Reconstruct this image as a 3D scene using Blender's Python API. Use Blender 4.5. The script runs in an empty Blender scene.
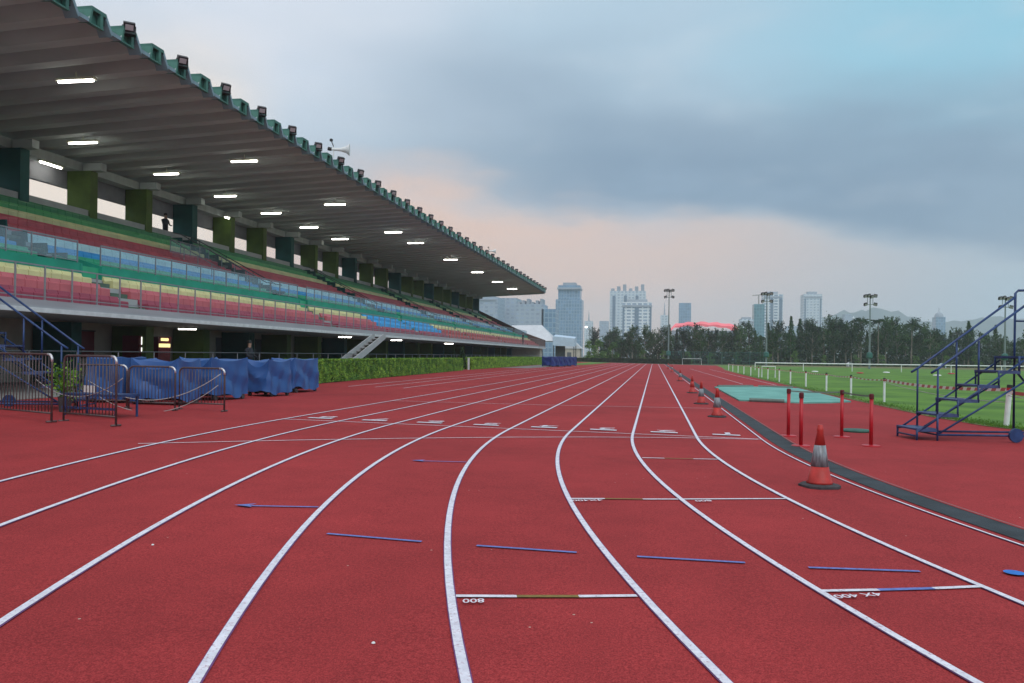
import bpy, math, random
from math import sin, cos, pi, radians, atan, atan2, sqrt
from mathutils import Vector, Matrix

SC = bpy.context.scene
COL = SC.collection
rnd = random.Random(7)

# ------------------------------------------------------------------ helpers
ORD = ['', 'first', 'second', 'third', 'fourth', 'fifth', 'sixth', 'seventh', 'eighth', 'ninth', 'tenth', 'eleventh',
       'twelfth', 'thirteenth', 'fourteenth', 'fifteenth', 'sixteenth', 'seventeenth', 'eighteenth', 'nineteenth']
TENS = {20: ('twentieth', 'twenty'), 30: ('thirtieth', 'thirty'), 40: ('fortieth', 'forty'), 50: ('fiftieth', 'fifty'), 60: ('sixtieth', 'sixty')}
def ordw(n):
    if n < 20: return ORD[n]
    t, r = n // 10 * 10, n % 10
    return TENS[t][0] if r == 0 else TENS[t][1] + '-' + ORD[r]

TILT = 0.0134            # the track falls slightly towards the infield
def gz(x): return -TILT * max(-16.0, min(12.0, x))

class MB:
    def __init__(s): s.v = []; s.f = []
    def add(s, vs, fs):
        o = len(s.v); s.v += [tuple(v) for v in vs]; s.f += [tuple(i + o for i in f) for f in fs]; return s
    def box(s, x0, x1, y0, y1, z0, z1):
        vs = [(x0,y0,z0),(x1,y0,z0),(x1,y1,z0),(x0,y1,z0),(x0,y0,z1),(x1,y0,z1),(x1,y1,z1),(x0,y1,z1)]
        return s.add(vs, [(0,3,2,1),(4,5,6,7),(0,1,5,4),(1,2,6,5),(2,3,7,6),(3,0,4,7)])
    def obox(s, c, sx, sy, sz, m):
        vs = [m @ Vector((x*sx/2, y*sy/2, z*sz/2)) + Vector(c) for z in (-1,1) for x, y in ((-1,-1),(1,-1),(1,1),(-1,1))]
        return s.add(vs, [(0,3,2,1),(4,5,6,7),(0,1,5,4),(1,2,6,5),(2,3,7,6),(3,0,4,7)])
    def tube(s, pts, r, n=8, cap=True):
        pts = [Vector(p) for p in pts]; rr = r if isinstance(r, (list, tuple)) else [r] * len(pts)
        vs = []; up0 = None
        for i, p in enumerate(pts):
            d = (pts[min(i+1, len(pts)-1)] - pts[max(i-1, 0)]).normalized()
            a = d.cross(Vector((0,0,1)))
            if a.length < 1e-3: a = Vector((1,0,0)) if up0 is None else up0
            a = a - d * a.dot(d); a.normalize()
            if up0 is not None and a.dot(up0) < 0: a = -a
            up0 = a
            b = d.cross(a)
            for k in range(n):
                t = 2*pi*k/n
                vs.append(p + (a*cos(t) + b*sin(t)) * rr[i])
        fs = [(i*n+k, i*n+(k+1) % n, (i+1)*n+(k+1) % n, (i+1)*n+k) for i in range(len(pts)-1) for k in range(n)]
        if cap: fs += [tuple(range(n))[::-1], tuple((len(pts)-1)*n + k for k in range(n))]
        return s.add(vs, fs)
    def lathe(s, prof, n=20, c=(0,0,0)):
        vs = [(c[0]+r*cos(2*pi*k/n), c[1]+r*sin(2*pi*k/n), c[2]+z) for r, z in prof for k in range(n)]
        m = len(prof)
        fs = [(i*n+k, i*n+(k+1) % n, (i+1)*n+(k+1) % n, (i+1)*n+k) for i in range(m-1) for k in range(n)]
        fs += [tuple(range(n))[::-1], tuple((m-1)*n + k for k in range(n))]
        return s.add(vs, fs)
    def prismY(s, prof, y0, y1):        # closed (x,z) outline extruded along y
        n = len(prof)
        vs = [(x, y0, z) for x, z in prof] + [(x, y1, z) for x, z in prof]
        return s.add(vs, [tuple(range(n)), tuple(range(2*n-1, n-1, -1))] + [(i, n+i, n+(i+1) % n, (i+1) % n) for i in range(n)])
    def prismX(s, prof, x0, x1):        # closed (y,z) outline extruded along x
        n = len(prof)
        vs = [(x0, y, z) for y, z in prof] + [(x1, y, z) for y, z in prof]
        return s.add(vs, [tuple(range(n)), tuple(range(2*n-1, n-1, -1))] + [(i, n+i, n+(i+1) % n, (i+1) % n) for i in range(n)])
    def quad(s, a, b, c, d): return s.add([a, b, c, d], [(0,1,2,3)])
    def mesh(s, name, smooth=False):
        me = bpy.data.meshes.new(name); me.from_pydata(s.v, [], s.f)
        import bmesh
        if len(s.f) < 60000:
            bm = bmesh.new(); bm.from_mesh(me); bmesh.ops.recalc_face_normals(bm, faces=bm.faces); bm.to_mesh(me); bm.free()
        if smooth: me.polygons.foreach_set('use_smooth', [True] * len(me.polygons))
        me.update(); return me
    def build(s, name, m, parent=None, smooth=False, raw=False):
        if raw:
            me = bpy.data.meshes.new(name); me.from_pydata(s.v, [], s.f); me.update()
        else: me = s.mesh(name, smooth)
        return link(name, me, m, parent)

def link(name, me, m, parent=None):
    o = bpy.data.objects.new(name, me)
    if m is not None:
        if not me.materials: me.materials.append(m)
    COL.objects.link(o)
    if parent is not None: o.parent = parent
    return o
def tag(o, label=None, cat=None, group=None, kind=None):
    if label: o['label'] = label
    if cat: o['category'] = cat
    if group: o['group'] = group
    if kind: o['kind'] = kind
    return o
def empty(name, loc=(0,0,0), rz=0, label=None, cat=None, group=None):
    o = bpy.data.objects.new(name, None); o.empty_display_size = .2; COL.objects.link(o)
    o.location = loc; o.rotation_euler = (0,0,rz)
    return tag(o, label, cat, group)
def copy_tree(o, loc=None, rz=None, label=None, scale=None):
    r = o.copy(); COL.objects.link(r)
    for ch in list(o.children):
        c = ch.copy(); COL.objects.link(c); c.parent = r
        for g in list(ch.children):
            d = g.copy(); COL.objects.link(d); d.parent = c
    if loc is not None: r.location = loc
    if rz is not None: r.rotation_euler = (0,0,rz)
    if label: r['label'] = label
    if scale: r.scale = scale
    return r
def struct(o): o['kind'] = 'structure'; return o

# ------------------------------------------------------------------ materials
def mat(name, col, rough=.7, var=.15, scale=4.0, bump=0, bscale=60, metal=0, spec=.4, emit=None, col2=None, detail=5, stretch=None):
    m = bpy.data.materials.new(name); m.use_nodes = True
    nt = m.node_tree; N = nt.nodes; L = nt.links
    p = N['Principled BSDF']
    p.inputs['Roughness'].default_value = rough; p.inputs['Metallic'].default_value = metal
    p.inputs['Specular IOR Level'].default_value = spec
    tc = N.new('ShaderNodeTexCoord'); src = tc.outputs['Object']
    if stretch:
        mp = N.new('ShaderNodeMapping'); mp.inputs['Scale'].default_value = stretch; L.new(src, mp.inputs['Vector']); src = mp.outputs['Vector']
    if var > 0 or col2:
        n = N.new('ShaderNodeTexNoise'); n.inputs['Scale'].default_value = scale; n.inputs['Detail'].default_value = detail
        L.new(src, n.inputs['Vector'])
        r = N.new('ShaderNodeValToRGB'); r.color_ramp.elements[0].position = .3; r.color_ramp.elements[1].position = .7
        a = [c*(1-var) for c in col]; b = list(col2) if col2 else [min(1, c*(1+var)) for c in col]
        r.color_ramp.elements[0].color = (*a, 1); r.color_ramp.elements[1].color = (*b, 1)
        L.new(n.outputs['Fac'], r.inputs['Fac']); L.new(r.outputs['Color'], p.inputs['Base Color'])
    else: p.inputs['Base Color'].default_value = (*col, 1)
    if bump:
        n2 = N.new('ShaderNodeTexNoise'); n2.inputs['Scale'].default_value = bscale; n2.inputs['Detail'].default_value = 3
        L.new(src, n2.inputs['Vector'])
        bp = N.new('ShaderNodeBump'); bp.inputs['Strength'].default_value = bump; bp.inputs['Distance'].default_value = .02
        L.new(n2.outputs['Fac'], bp.inputs['Height']); L.new(bp.outputs['Normal'], p.inputs['Normal'])
    if emit:
        p.inputs['Emission Color'].default_value = (*emit[0], 1); p.inputs['Emission Strength'].default_value = emit[1]
    return m

def mat_track():
    m = bpy.data.materials.new('red_rubber_track'); m.use_nodes = True
    nt = m.node_tree; N = nt.nodes; L = nt.links; p = N['Principled BSDF']
    p.inputs['Roughness'].default_value = .9; p.inputs['Specular IOR Level'].default_value = .14
    tc = N.new('ShaderNodeTexCoord')
    def noise(s, d=4):
        n = N.new('ShaderNodeTexNoise'); n.inputs['Scale'].default_value = s; n.inputs['Detail'].default_value = d
        L.new(tc.outputs['Object'], n.inputs['Vector']); return n.outputs['Fac']
    def ramp(f, a, b, p0=.3, p1=.7):
        r = N.new('ShaderNodeValToRGB'); r.color_ramp.elements[0].position = p0; r.color_ramp.elements[1].position = p1
        r.color_ramp.elements[0].color = (*a, 1); r.color_ramp.elements[1].color = (*b, 1); L.new(f, r.inputs['Fac']); return r.outputs['Color']
    def mul(a, b, t='MULTIPLY', f=1):
        x = N.new('ShaderNodeMix'); x.data_type = 'RGBA'; x.blend_type = t; x.inputs[0].default_value = f
        L.new(a, x.inputs[6]); L.new(b, x.inputs[7]); return x.outputs[2]
    c = ramp(noise(120, 3), TR_A, TR_B, .38, .62)
    c = mul(c, ramp(noise(.35, 5), (.84,.85,.85), (1.12,1.1,1.1)))
    c = mul(c, ramp(noise(2.5, 5), (.92,.92,.93), (1.06,1.05,1.05)))
    c = mul(c, ramp(noise(48, 3), (.87,.87,.87), (1.12,1.12,1.12), .38, .62))
    v = N.new('ShaderNodeTexVoronoi'); v.inputs['Scale'].default_value = 9; L.new(tc.outputs['Object'], v.inputs['Vector'])
    lt = N.new('ShaderNodeMath'); lt.operation = 'LESS_THAN'; lt.inputs[1].default_value = .075; L.new(v.outputs['Distance'], lt.inputs[0])
    sp = N.new('ShaderNodeSeparateColor'); L.new(v.outputs['Color'], sp.inputs[0])
    g = N.new('ShaderNodeMath'); g.operation = 'GREATER_THAN'; g.inputs[1].default_value = .965; L.new(sp.outputs[0], g.inputs[0])
    a = N.new('ShaderNodeMath'); a.operation = 'MULTIPLY'; L.new(lt.outputs[0], a.inputs[0]); L.new(g.outputs[0], a.inputs[1])
    x = N.new('ShaderNodeMix'); x.data_type = 'RGBA'; L.new(a.outputs[0], x.inputs[0]); L.new(c, x.inputs[6]); x.inputs[7].default_value = (.5,.38,.33,1)
    L.new(x.outputs[2], p.inputs['Base Color'])
    bp = N.new('ShaderNodeBump'); bp.inputs['Strength'].default_value = .5; bp.inputs['Distance'].default_value = .004
    L.new(noise(190, 2), bp.inputs['Height']); L.new(bp.outputs['Normal'], p.inputs['Normal'])
    return m
TR_A, TR_B = (.238, .023, .027), (.402, .049, .050)

def mat_glass(name, tint, alpha):
    m = bpy.data.materials.new(name); m.use_nodes = True
    nt = m.node_tree; N = nt.nodes; L = nt.links
    out = N['Material Output']; N.remove(N['Principled BSDF'])
    t = N.new('ShaderNodeBsdfTransparent'); t.inputs['Color'].default_value = (*tint, 1)
    g = N.new('ShaderNodeBsdfGlossy'); g.inputs['Roughness'].default_value = .05
    d = N.new('ShaderNodeBsdfDiffuse'); d.inputs['Color'].default_value = (.62,.76,.84,1)
    a = N.new('ShaderNodeMixShader'); a.inputs[0].default_value = .35; L.new(g.outputs[0], a.inputs[2]); L.new(d.outputs[0], a.inputs[1])
    x = N.new('ShaderNodeMixShader'); x.inputs[0].default_value = alpha
    L.new(t.outputs[0], x.inputs[1]); L.new(a.outputs[0], x.inputs[2]); L.new(x.outputs[0], out.inputs['Surface'])
    return m

def mat_facade(name, wall, glass, fw, fh, mort=.25, rough=.6):
    m = mat(name, wall, rough, 0)
    nt = m.node_tree; N = nt.nodes; L = nt.links; p = N['Principled BSDF']
    tc = N.new('ShaderNodeTexCoord'); sx = N.new('ShaderNodeSeparateXYZ'); L.new(tc.outputs['Object'], sx.inputs[0])
    ad = N.new('ShaderNodeMath'); ad.operation = 'ADD'; L.new(sx.outputs[0], ad.inputs[0]); L.new(sx.outputs[1], ad.inputs[1])
    cx = N.new('ShaderNodeCombineXYZ'); L.new(ad.outputs[0], cx.inputs[0]); L.new(sx.outputs[2], cx.inputs[1])
    b = N.new('ShaderNodeTexBrick'); b.offset = 0; b.inputs['Scale'].default_value = 1
    b.inputs['Brick Width'].default_value = fw; b.inputs['Row Height'].default_value = fh
    b.inputs['Mortar Size'].default_value = mort * min(fw, fh); b.inputs['Mortar Smooth'].default_value = .05
    b.inputs['Color1'].default_value = (*glass, 1); b.inputs['Color2'].default_value = (*[g*1.5 for g in glass], 1); b.inputs['Mortar'].default_value = (*wall, 1)
    L.new(cx.outputs[0], b.inputs['Vector']); L.new(b.outputs['Color'], p.inputs['Base Color'])
    return m

def mat_leaf(name, dark, light, scale=3.0):
    m = bpy.data.materials.new(name); m.use_nodes = True
    nt = m.node_tree; N = nt.nodes; L = nt.links; p = N['Principled BSDF']
    p.inputs['Roughness'].default_value = .6; p.inputs['Specular IOR Level'].default_value = .25
    tc = N.new('ShaderNodeTexCoord'); ge = N.new('ShaderNodeNewGeometry'); oi = N.new('ShaderNodeObjectInfo')
    n = N.new('ShaderNodeTexNoise'); n.inputs['Scale'].default_value = scale; L.new(tc.outputs['Object'], n.inputs['Vector'])
    a = N.new('ShaderNodeMath'); a.operation = 'ADD'; L.new(n.outputs['Fac'], a.inputs[0])
    mm = N.new('ShaderNodeMath'); mm.operation = 'MULTIPLY_ADD'; mm.inputs[1].default_value = .35; mm.inputs[2].default_value = -.17
    L.new(ge.outputs['Random Per Island'], mm.inputs[0]); L.new(mm.outputs[0], a.inputs[1])
    a2 = N.new('ShaderNodeMath'); a2.operation = 'MULTIPLY_ADD'; a2.inputs[1].default_value = .3; L.new(oi.outputs['Random'], a2.inputs[0]); L.new(a.outputs[0], a2.inputs[2])
    s = N.new('ShaderNodeMath'); s.operation = 'SUBTRACT'; s.inputs[1].default_value = .15; L.new(a2.outputs[0], s.inputs[0])
    r = N.new('ShaderNodeValToRGB'); r.color_ramp.elements[0].position = .3; r.color_ramp.elements[1].position = .72
    r.color_ramp.elements[0].color = (*dark, 1); r.color_ramp.elements[1].color = (*light, 1)
    L.new(s.outputs[0], r.inputs['Fac']); L.new(r.outputs['Color'], p.inputs['Base Color'])
    return m

M = {}
M['track'] = mat_track()
M['line'] = mat('worn_white_line_paint', (.68,.67,.76), .75, .13, 14, .2, 200, col2=(.78,.77,.85))
def wear(m, base, lo, hi, scale):
    nt = m.node_tree; N = nt.nodes; L = nt.links; p = N['Principled BSDF']; src = p.inputs['Base Color'].links[0].from_socket
    tc = N.new('ShaderNodeTexCoord'); n = N.new('ShaderNodeTexNoise'); n.inputs['Scale'].default_value = scale; n.inputs['Detail'].default_value = 8; n.inputs['Roughness'].default_value = .75
    L.new(tc.outputs['Object'], n.inputs['Vector']); mr = N.new('ShaderNodeMapRange'); mr.inputs[1].default_value = lo; mr.inputs[2].default_value = hi; L.new(n.outputs['Fac'], mr.inputs[0])
    x = N.new('ShaderNodeMix'); x.data_type = 'RGBA'; L.new(mr.outputs[0], x.inputs[0]); x.inputs[6].default_value = (*base, 1); L.new(src, x.inputs[7]); L.new(x.outputs[2], p.inputs['Base Color'])
wear(M['line'], (.36,.16,.22), .34, .46, 38)
M['edge'] = mat('purple_paint_fringe', (.16,.06,.19), .85, .25, 10)
_ = mat('purple_paint_fringe', (.20,.09,.30), .8, .2, 10)
M['blue_paint'] = mat('faded_blue_paint', (.12,.17,.45), .75, .25, 30)
M['bright_blue'] = mat('bright_blue_paint', (.02,.16,.55), .7, .15, 20)
M['olive_paint'] = mat('olive_paint', (.20,.13,.03), .75, .2, 30)
M['drain'] = mat('dark_drain_cover', (.028,.036,.044), .75, .4, 3, .6, 90)
M['kerb'] = mat('pale_kerb_edge', (.20,.13,.13), .8, .2, 10)
M['grass'] = mat('mown_grass', (.060,.17,.012), .9, .35, .35, .9, 22, col2=(.13,.27,.025), detail=12)
M['grass_edge'] = mat('dry_grass_edge', (.10,.13,.04), .9, .35, 3, .9, 30, col2=(.22,.19,.08))
M['ground'] = mat('dull_open_ground', (.10,.12,.07), .95, .3, .05, .3, 3, detail=10)
M['paving'] = mat('grey_concourse_paving', (.20,.19,.18), .85, .15, 1.5, .2, 20)
M['concrete'] = mat('painted_concrete', (.40,.40,.40), .85, .12, 1.2, .15, 15)
M['soffit'] = mat('grey_brown_soffit', (.40,.46,.445), .9, .12, .9, .1, 12, stretch=(.4,2,1))
M['step'] = mat('dim_green_steps', (.10,.15,.11), .85, .2, 2)
M['fascia'] = mat('pale_grey_fascia', (.36,.36,.38), .8, .12, 1.5, .1, 20, stretch=(1,.25,3))
M['teal'] = mat('teal_roof_paint', (.055,.165,.130), .6, .2, 2.5)
M['web_sky_tint'] = mat('sky_tinted_web', (.21,.31,.36), .6, .15, 2.5)  # bluish sky light on the roof-edge webs, put into the colour
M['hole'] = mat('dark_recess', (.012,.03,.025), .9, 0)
M['pier_olive'] = mat('olive_green_pier', (.075,.13,.02), .75, .18, 1.5)
M['pier_teal'] = mat('dark_teal_pier', (.012,.085,.075), .75, .18, 1.5)
M['wall_cream'] = mat('cream_wall', (.48,.43,.36), .85, .12, 1.5)
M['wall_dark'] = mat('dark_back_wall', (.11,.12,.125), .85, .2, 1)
M['blind'] = mat('grey_blind', (.23,.24,.26), .8, .1, 2)
M['brown_wall'] = mat('brown_end_wall', (.13,.085,.07), .85, .2, 1.5)
SEAT = {}
for k, c in dict(darkred=(.32,.045,.08), red=(.55,.125,.145), brick=(.42,.06,.055), yellow=(.74,.66,.32), green=(.03,.40,.20), blue=(.04,.36,.74),
                 pale=(.70,.87,.95), upred=(.60,.075,.095), darkgreen=(.03,.22,.08), grass=(.07,.36,.11)).items():
    SEAT[k] = mat(k + '_seat_plastic', c, .45, .16, 1.6, spec=.4, stretch=(1,.6,1))
M['parapet'] = mat('green_parapet', (.012,.30,.20), .6, .15, 1.2)
M['rail'] = mat('galvanised_rail', (.30,.30,.32), .45, .12, 5, metal=.5)
M['rail_dark'] = mat('dark_handrail', (.05,.055,.06), .5, .1, 5)
M['glass'] = mat_glass('bluish_glass', (.86,.96,1.0), .16)
M['glass_clear'] = mat_glass('clear_panel', (.93,.93,.96), .06)
M['lamp'] = mat('lit_tube', (.9,.9,.85), .4, 0, emit=((1,.95,.88), 16))
M['lamp_house'] = mat('lamp_housing', (.55,.6,.45), .5, .1, 4)
M['black'] = mat('black_housing', (.018,.018,.02), .5, .1, 5)
M['lens'] = mat('lamp_lens', (.45,.40,.42), .2, .05, 4)
M['steel_blue'] = mat('blue_painted_steel', (.012,.034,.125), .42, .25, 6, col2=(.026,.068,.20))
M['blue_tread'] = mat('blue_tread_plate', (.045,.07,.17), .5, .3, 12, .3, 60)
M['tarp'] = mat('blue_tarpaulin', (.026,.088,.27), .45, .06, 1.3, .12, 4)
M['tarp_dark'] = mat('navy_tarpaulin', (.012,.03,.16), .5, .25, 2.2, .3, 9)
M['barrier'] = mat('brownish_galvanised_steel', (.11,.075,.075), .5, .2, 8, metal=.3)
M['bright_corner'] = mat('worn_bright_steel', (.62,.6,.62), .35, .1, 8, metal=.5)
M['red_post'] = mat('red_painted_post', (.42,.009,.018), .4, .12, 8)
M['red_dark'] = mat('dark_red_cap', (.10,.008,.012), .5, .1, 8)
M['belt'] = mat('dark_grey_belt', (.13,.17,.15), .8, .15, 10)
M['cone_red'] = mat('orange_red_cone_plastic', (.43,.030,.024), .5, .25, 7)
M['cone_band'] = mat('reflective_sleeve', (.22,.24,.26), .3, .45, 12, stretch=(3,3,.4))
M['cone_base'] = mat('dark_rubber', (.05,.045,.05), .85, .3, 12, .3, 60)
M['white'] = mat('white_paint', (.74,.75,.74), .55, .1, 5)
M['offwhite'] = mat('off_white_metal', (.60,.62,.62), .55, .12, 4)
M['rope'] = mat('pale_rope', (.36,.33,.33), .8, .15, 20)
M['mat_teal'] = mat('teal_mat_cover', (.10,.33,.28), .65, .2, .9, .2, 5, col2=(.17,.43,.37))
M['lid'] = mat('dark_green_lid', (.03,.10,.075), .6, .25, 8)
M['bark'] = mat('pale_bark', (.22,.19,.15), .9, .3, 3)
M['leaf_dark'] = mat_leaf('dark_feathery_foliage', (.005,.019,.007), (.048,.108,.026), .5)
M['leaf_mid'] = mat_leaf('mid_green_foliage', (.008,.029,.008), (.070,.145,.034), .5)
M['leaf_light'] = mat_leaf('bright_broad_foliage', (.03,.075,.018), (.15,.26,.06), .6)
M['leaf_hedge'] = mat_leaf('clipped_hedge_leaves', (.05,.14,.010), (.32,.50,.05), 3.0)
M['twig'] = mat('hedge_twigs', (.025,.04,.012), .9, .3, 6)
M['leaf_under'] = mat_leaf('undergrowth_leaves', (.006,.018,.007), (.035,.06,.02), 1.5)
M['mesh_green'] = mat_glass('green_fence_net', (.50,.72,.64), .03)
M['green_steel'] = mat('green_fence_steel', (.03,.12,.10), .5, .1, 4)
M['mast'] = mat('grey_green_mast', (.17,.21,.21), .5, .15, 2)
M['tent'] = mat('white_tent_fabric', (.58,.60,.63), .7, .08, 1)
M['tent_blue'] = mat('pale_blue_tent_fabric', (.48,.60,.72), .7, .08, 1)
M['skin'] = mat('skin', (.35,.20,.14), .6, .05, 10)
M['cloth_dark'] = mat('dark_clothes', (.02,.022,.03), .85, .2, 10)
M['hair'] = mat('black_hair', (.01,.009,.009), .6, .1, 10)
M['machine'] = mat('dark_red_machine', (.16,.015,.02), .45, .1, 4)
M['lit_panel'] = mat('lit_machine_panel', (.8,.8,.75), .4, 0, emit=((1,.98,.92), 1.6))
M['lit_yellow'] = mat('lit_yellow_panel', (.7,.65,.3), .4, 0, emit=((1,.86,.35), 1.1))
M['door_ochre'] = mat('ochre_door', (.50,.33,.08), .6, .1, 3)

# ------------------------------------------------------------------ ground, track, markings
def sheet(name, xs, ys, dz, m, zf=gz):
    b = MB(); n = len(xs)
    b.v = [(x, y, zf(x) + dz) for y in ys for x in xs]
    b.f = [(j*n+i, j*n+i+1, (j+1)*n+i+1, (j+1)*n+i) for j in range(len(ys)-1) for i in range(n-1)]
    return struct(b.build(name, m))
sheet('ground', [-3000, -16, 12, 3000], [-1500, -40, 190, 3400], -.012, M['ground'])
sheet('running_track', [-16, -8, 0, 7.95, 12, 13.5], [-30, 0, 20.5, 60, 118, 178], -.004, M['track'])
sheet('track_apron', [13.5, 30], [-30, 0, 21], -.004, M['track'])
sheet('concourse_paving', [-34, -30, -16], [-10, 40, 140], .004, M['paving'])

# grass field: outline follows the curved edge of the take-off area
def poly_sheet(name, pts, dz, m):
    b = MB(); b.add([(x, y, gz(x)+dz) for x, y in pts], [tuple(range(len(pts)))]); return b.build(name, m)
gb = MB()
left = [(30,13.5),(20,15.2),(14,17.0),(11,18.6),(9.2,20.4),(8.3,22.6),(7.95,26),(7.95,34),(8.0,48),(8.15,67),(8.6,90),(9.3,114),(11,140),(13,182)]
def strip(path, w0, w1, zoff, b):
    pass
lx = left
fld = MB()
for i, (x, y) in enumerate(lx):
    fld.v += [(x, y, gz(x)+.006), (max(12.0, x+.01), y, gz(12)+.006), (100, y if i else 13.5, gz(100)+.006)]
for i in range(len(lx)-1):
    a = i*3; fld.f += [(a, a+1, a+4, a+3), (a+1, a+2, a+5, a+4)]
tag(fld.build('playing_field_grass', M['grass'], raw=True), 'short mown green grass of the playing field', 'grass', kind='stuff')
ge = MB()
for i, (x, y) in enumerate(lx):
    w = .22 + .1*rnd.random()
    ge.v += [(x-.10, y-.04, gz(x)+.010), (x+w, y+.06, gz(x)+.010)]
for i in range(len(lx)-1):
    a = i*2; ge.f += [(a, a+1, a+3, a+2)]
struct(ge.build('field_edge', M['grass_edge'], raw=True))
# blades along the near grass edge give it a ragged outline
bl = MB()
for k in range(9000):
    t = rnd.random()**1.6
    i = min(len(lx)-2, int(3 + t*7)); u = rnd.random()
    (x0,y0),(x1,y1) = lx[i], lx[i+1]
    x = x0+(x1-x0)*u + abs(rnd.gauss(0,.5))*1.0 - .06; y = y0+(y1-y0)*u
    h = rnd.uniform(.02,.07); a = rnd.random()*pi; dx, dy = cos(a)*.012, sin(a)*.012; lx_, ly_ = rnd.uniform(-.03,.03), rnd.uniform(-.03,.03)
    z = gz(x)+.006
    bl.add([(x-dx,y-dy,z),(x+dx,y+dy,z),(x+lx_,y+ly_,z+h)], [(0,1,2)])
tag(bl.build('grass_tufts', M['grass'], raw=True), 'short grass blades along the edge of the red apron', 'grass', kind='stuff')
# brownish bare end of the field and grass behind the far end
poly = MB(); poly.add([(13,182,gz(13)+.01),(100,150,gz(100)+.01),(100,215,gz(100)+.01),(13,215,gz(13)+.01)], [(0,1,2,3)])
struct(poly.build('worn_turf', M['grass_edge'], raw=True))
poly = MB(); poly.add([(-15.2,112,gz(-15.2)+.008),(-10.4,124,gz(-10.4)+.008),(-9,177,gz(-9)+.008),(-18,184,gz(-18)+.008),(-18,122,gz(-18)+.008)], [(0,1,2,3,4)])
struct(poly.build('far_lawn', M['grass'], raw=True))
poly = MB(); poly.add([(-15.2,82,gz(-15.2)+.009),(-12.9,84,gz(-12.9)+.009),(-11.2,112,gz(-11.2)+.009),(-15.2,112,gz(-15.2)+.009)], [(0,1,2,3)])
struct(poly.build('grey_paved_verge', M['paving'], raw=True))

X0, YT, R0, LW = 2.0443, 16.512, 36.8, 1.22
CX = X0 + R0
def lane_pt(off, s):
    """off: metres outside the inner line; s>0 along the straight, s<0 round the bend (arc measured on inner line)"""
    if s >= 0: return (X0 - off, YT + s)
    a = -s / R0; r = R0 + off
    return (CX - r*cos(a), YT - r*sin(a))
SS = [-40 + .5*i for i in range(80)] + [2*i for i in range(0, 81)]
def lane_band(b, o0, o1, dz, send=160, kerb=None):
    pts = [s for s in SS if s <= send]
    o = len(b.v)
    for s in pts:
        for off in (o0, o1):
            x, y = lane_pt(off, s); b.v.append((x, y, gz(x)+dz))
    for i in range(len(pts)-1):
        a = o + 2*i; b.f.append((a, a+1, a+3, a+2))
for k in range(9):
    o = k*LW
    hw = .0 if k else .011
    b = MB(); lane_band(b, o-.032+hw, o+.032-hw, .0035); struct(b.build('lane_line_fringe', M['edge'], raw=True))
    b = MB(); lane_band(b, o-.024+hw, o+.026-hw, .0075); struct(b.build('lane_line', M['line'], raw=True))
# drain with slotted cover inside lane one
b = MB(); lane_band(b, -.48, -.12, .003); struct(b.build('drain_channel', M['drain'], raw=True))
for o0, o1 in ((-.495,-.475),):
    b = MB(); lane_band(b, o0, o1, .016); struct(b.build('drain_edging', M['kerb'], raw=True))
def stroke(name, p, q, w, m, dz=.006):
    (x0,y0),(x1,y1) = p, q; l = math.hypot(x1-x0, y1-y0); nx, ny = -(y1-y0)/l*w/2, (x1-x0)/l*w/2
    b = MB(); n = max(1, int(l/1.0)); 
    for i in range(n+1):
        t = i/n; x, y = x0+(x1-x0)*t, y0+(y1-y0)*t
        b.v += [(x-nx,y-ny,gz(x-nx)+dz),(x+nx,y+ny,gz(x+nx)+dz)]
    b.f = [(2*i,2*i+1,2*i+3,2*i+2) for i in range(n)]
    return struct(b.build(name, m, raw=True))
# finish line, curved start line, far stagger line
stroke('finish_line', (-7.74,16.56),(2.04,16.50), .05, M['line'])
cv = [(-7.7,11.50),(-6.6,12.30),(-5.71,12.93),(-4.2,13.90),(-2.51,14.86),(-1.1,15.52),(.3,16.05),(1.97,16.44)]
for a, c in zip(cv, cv[1:]): stroke('curved_start_line', a, c, .045, M['line'])
stroke('relay_line', (-7.72,24.0),(-3.6,24.55), .04, M['line']); stroke('relay_line', (-3.6,24.55),(1.9,26.0), .04, M['line'])
for x, y0 in ((-9.9,32.2),(-11.1,32.2),(-12.15,32.0)): stroke('warm_up_lane_line', (x,y0),(x-.1,112), .05, M['line'])
stroke('runway_line', (5.3,52),(4.85,116), .05, M['line']); stroke('runway_line', (7.25,52),(7.45,116), .05, M['line'])
def stagger(a, b, c, d, mid):
    stroke('stagger_line', a, b, .05, M['line']); stroke('stagger_line_middle', b, c, .05, mid); stroke('stagger_line', c, d, .05, M['line'])
stagger((-1.2,5.06),(-.83,5.15),(-.45,5.25),(-.09,5.36), M['olive_paint'])
stagger((1.11,5.79),(1.5,5.92),(1.89,6.06),(2.25,6.21), M['blue_paint'])
stagger((-.85,8.79),(-.5,8.90),(-.10,9.0),(.27,9.12), M['olive_paint'])
stroke('stagger_line', (.29,9.13),(1.44,9.54), .05, M['line'])
stagger((-.16,12.67),(.17,12.74),(.6,12.83),(.96,12.92), M['olive_paint'])
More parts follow.
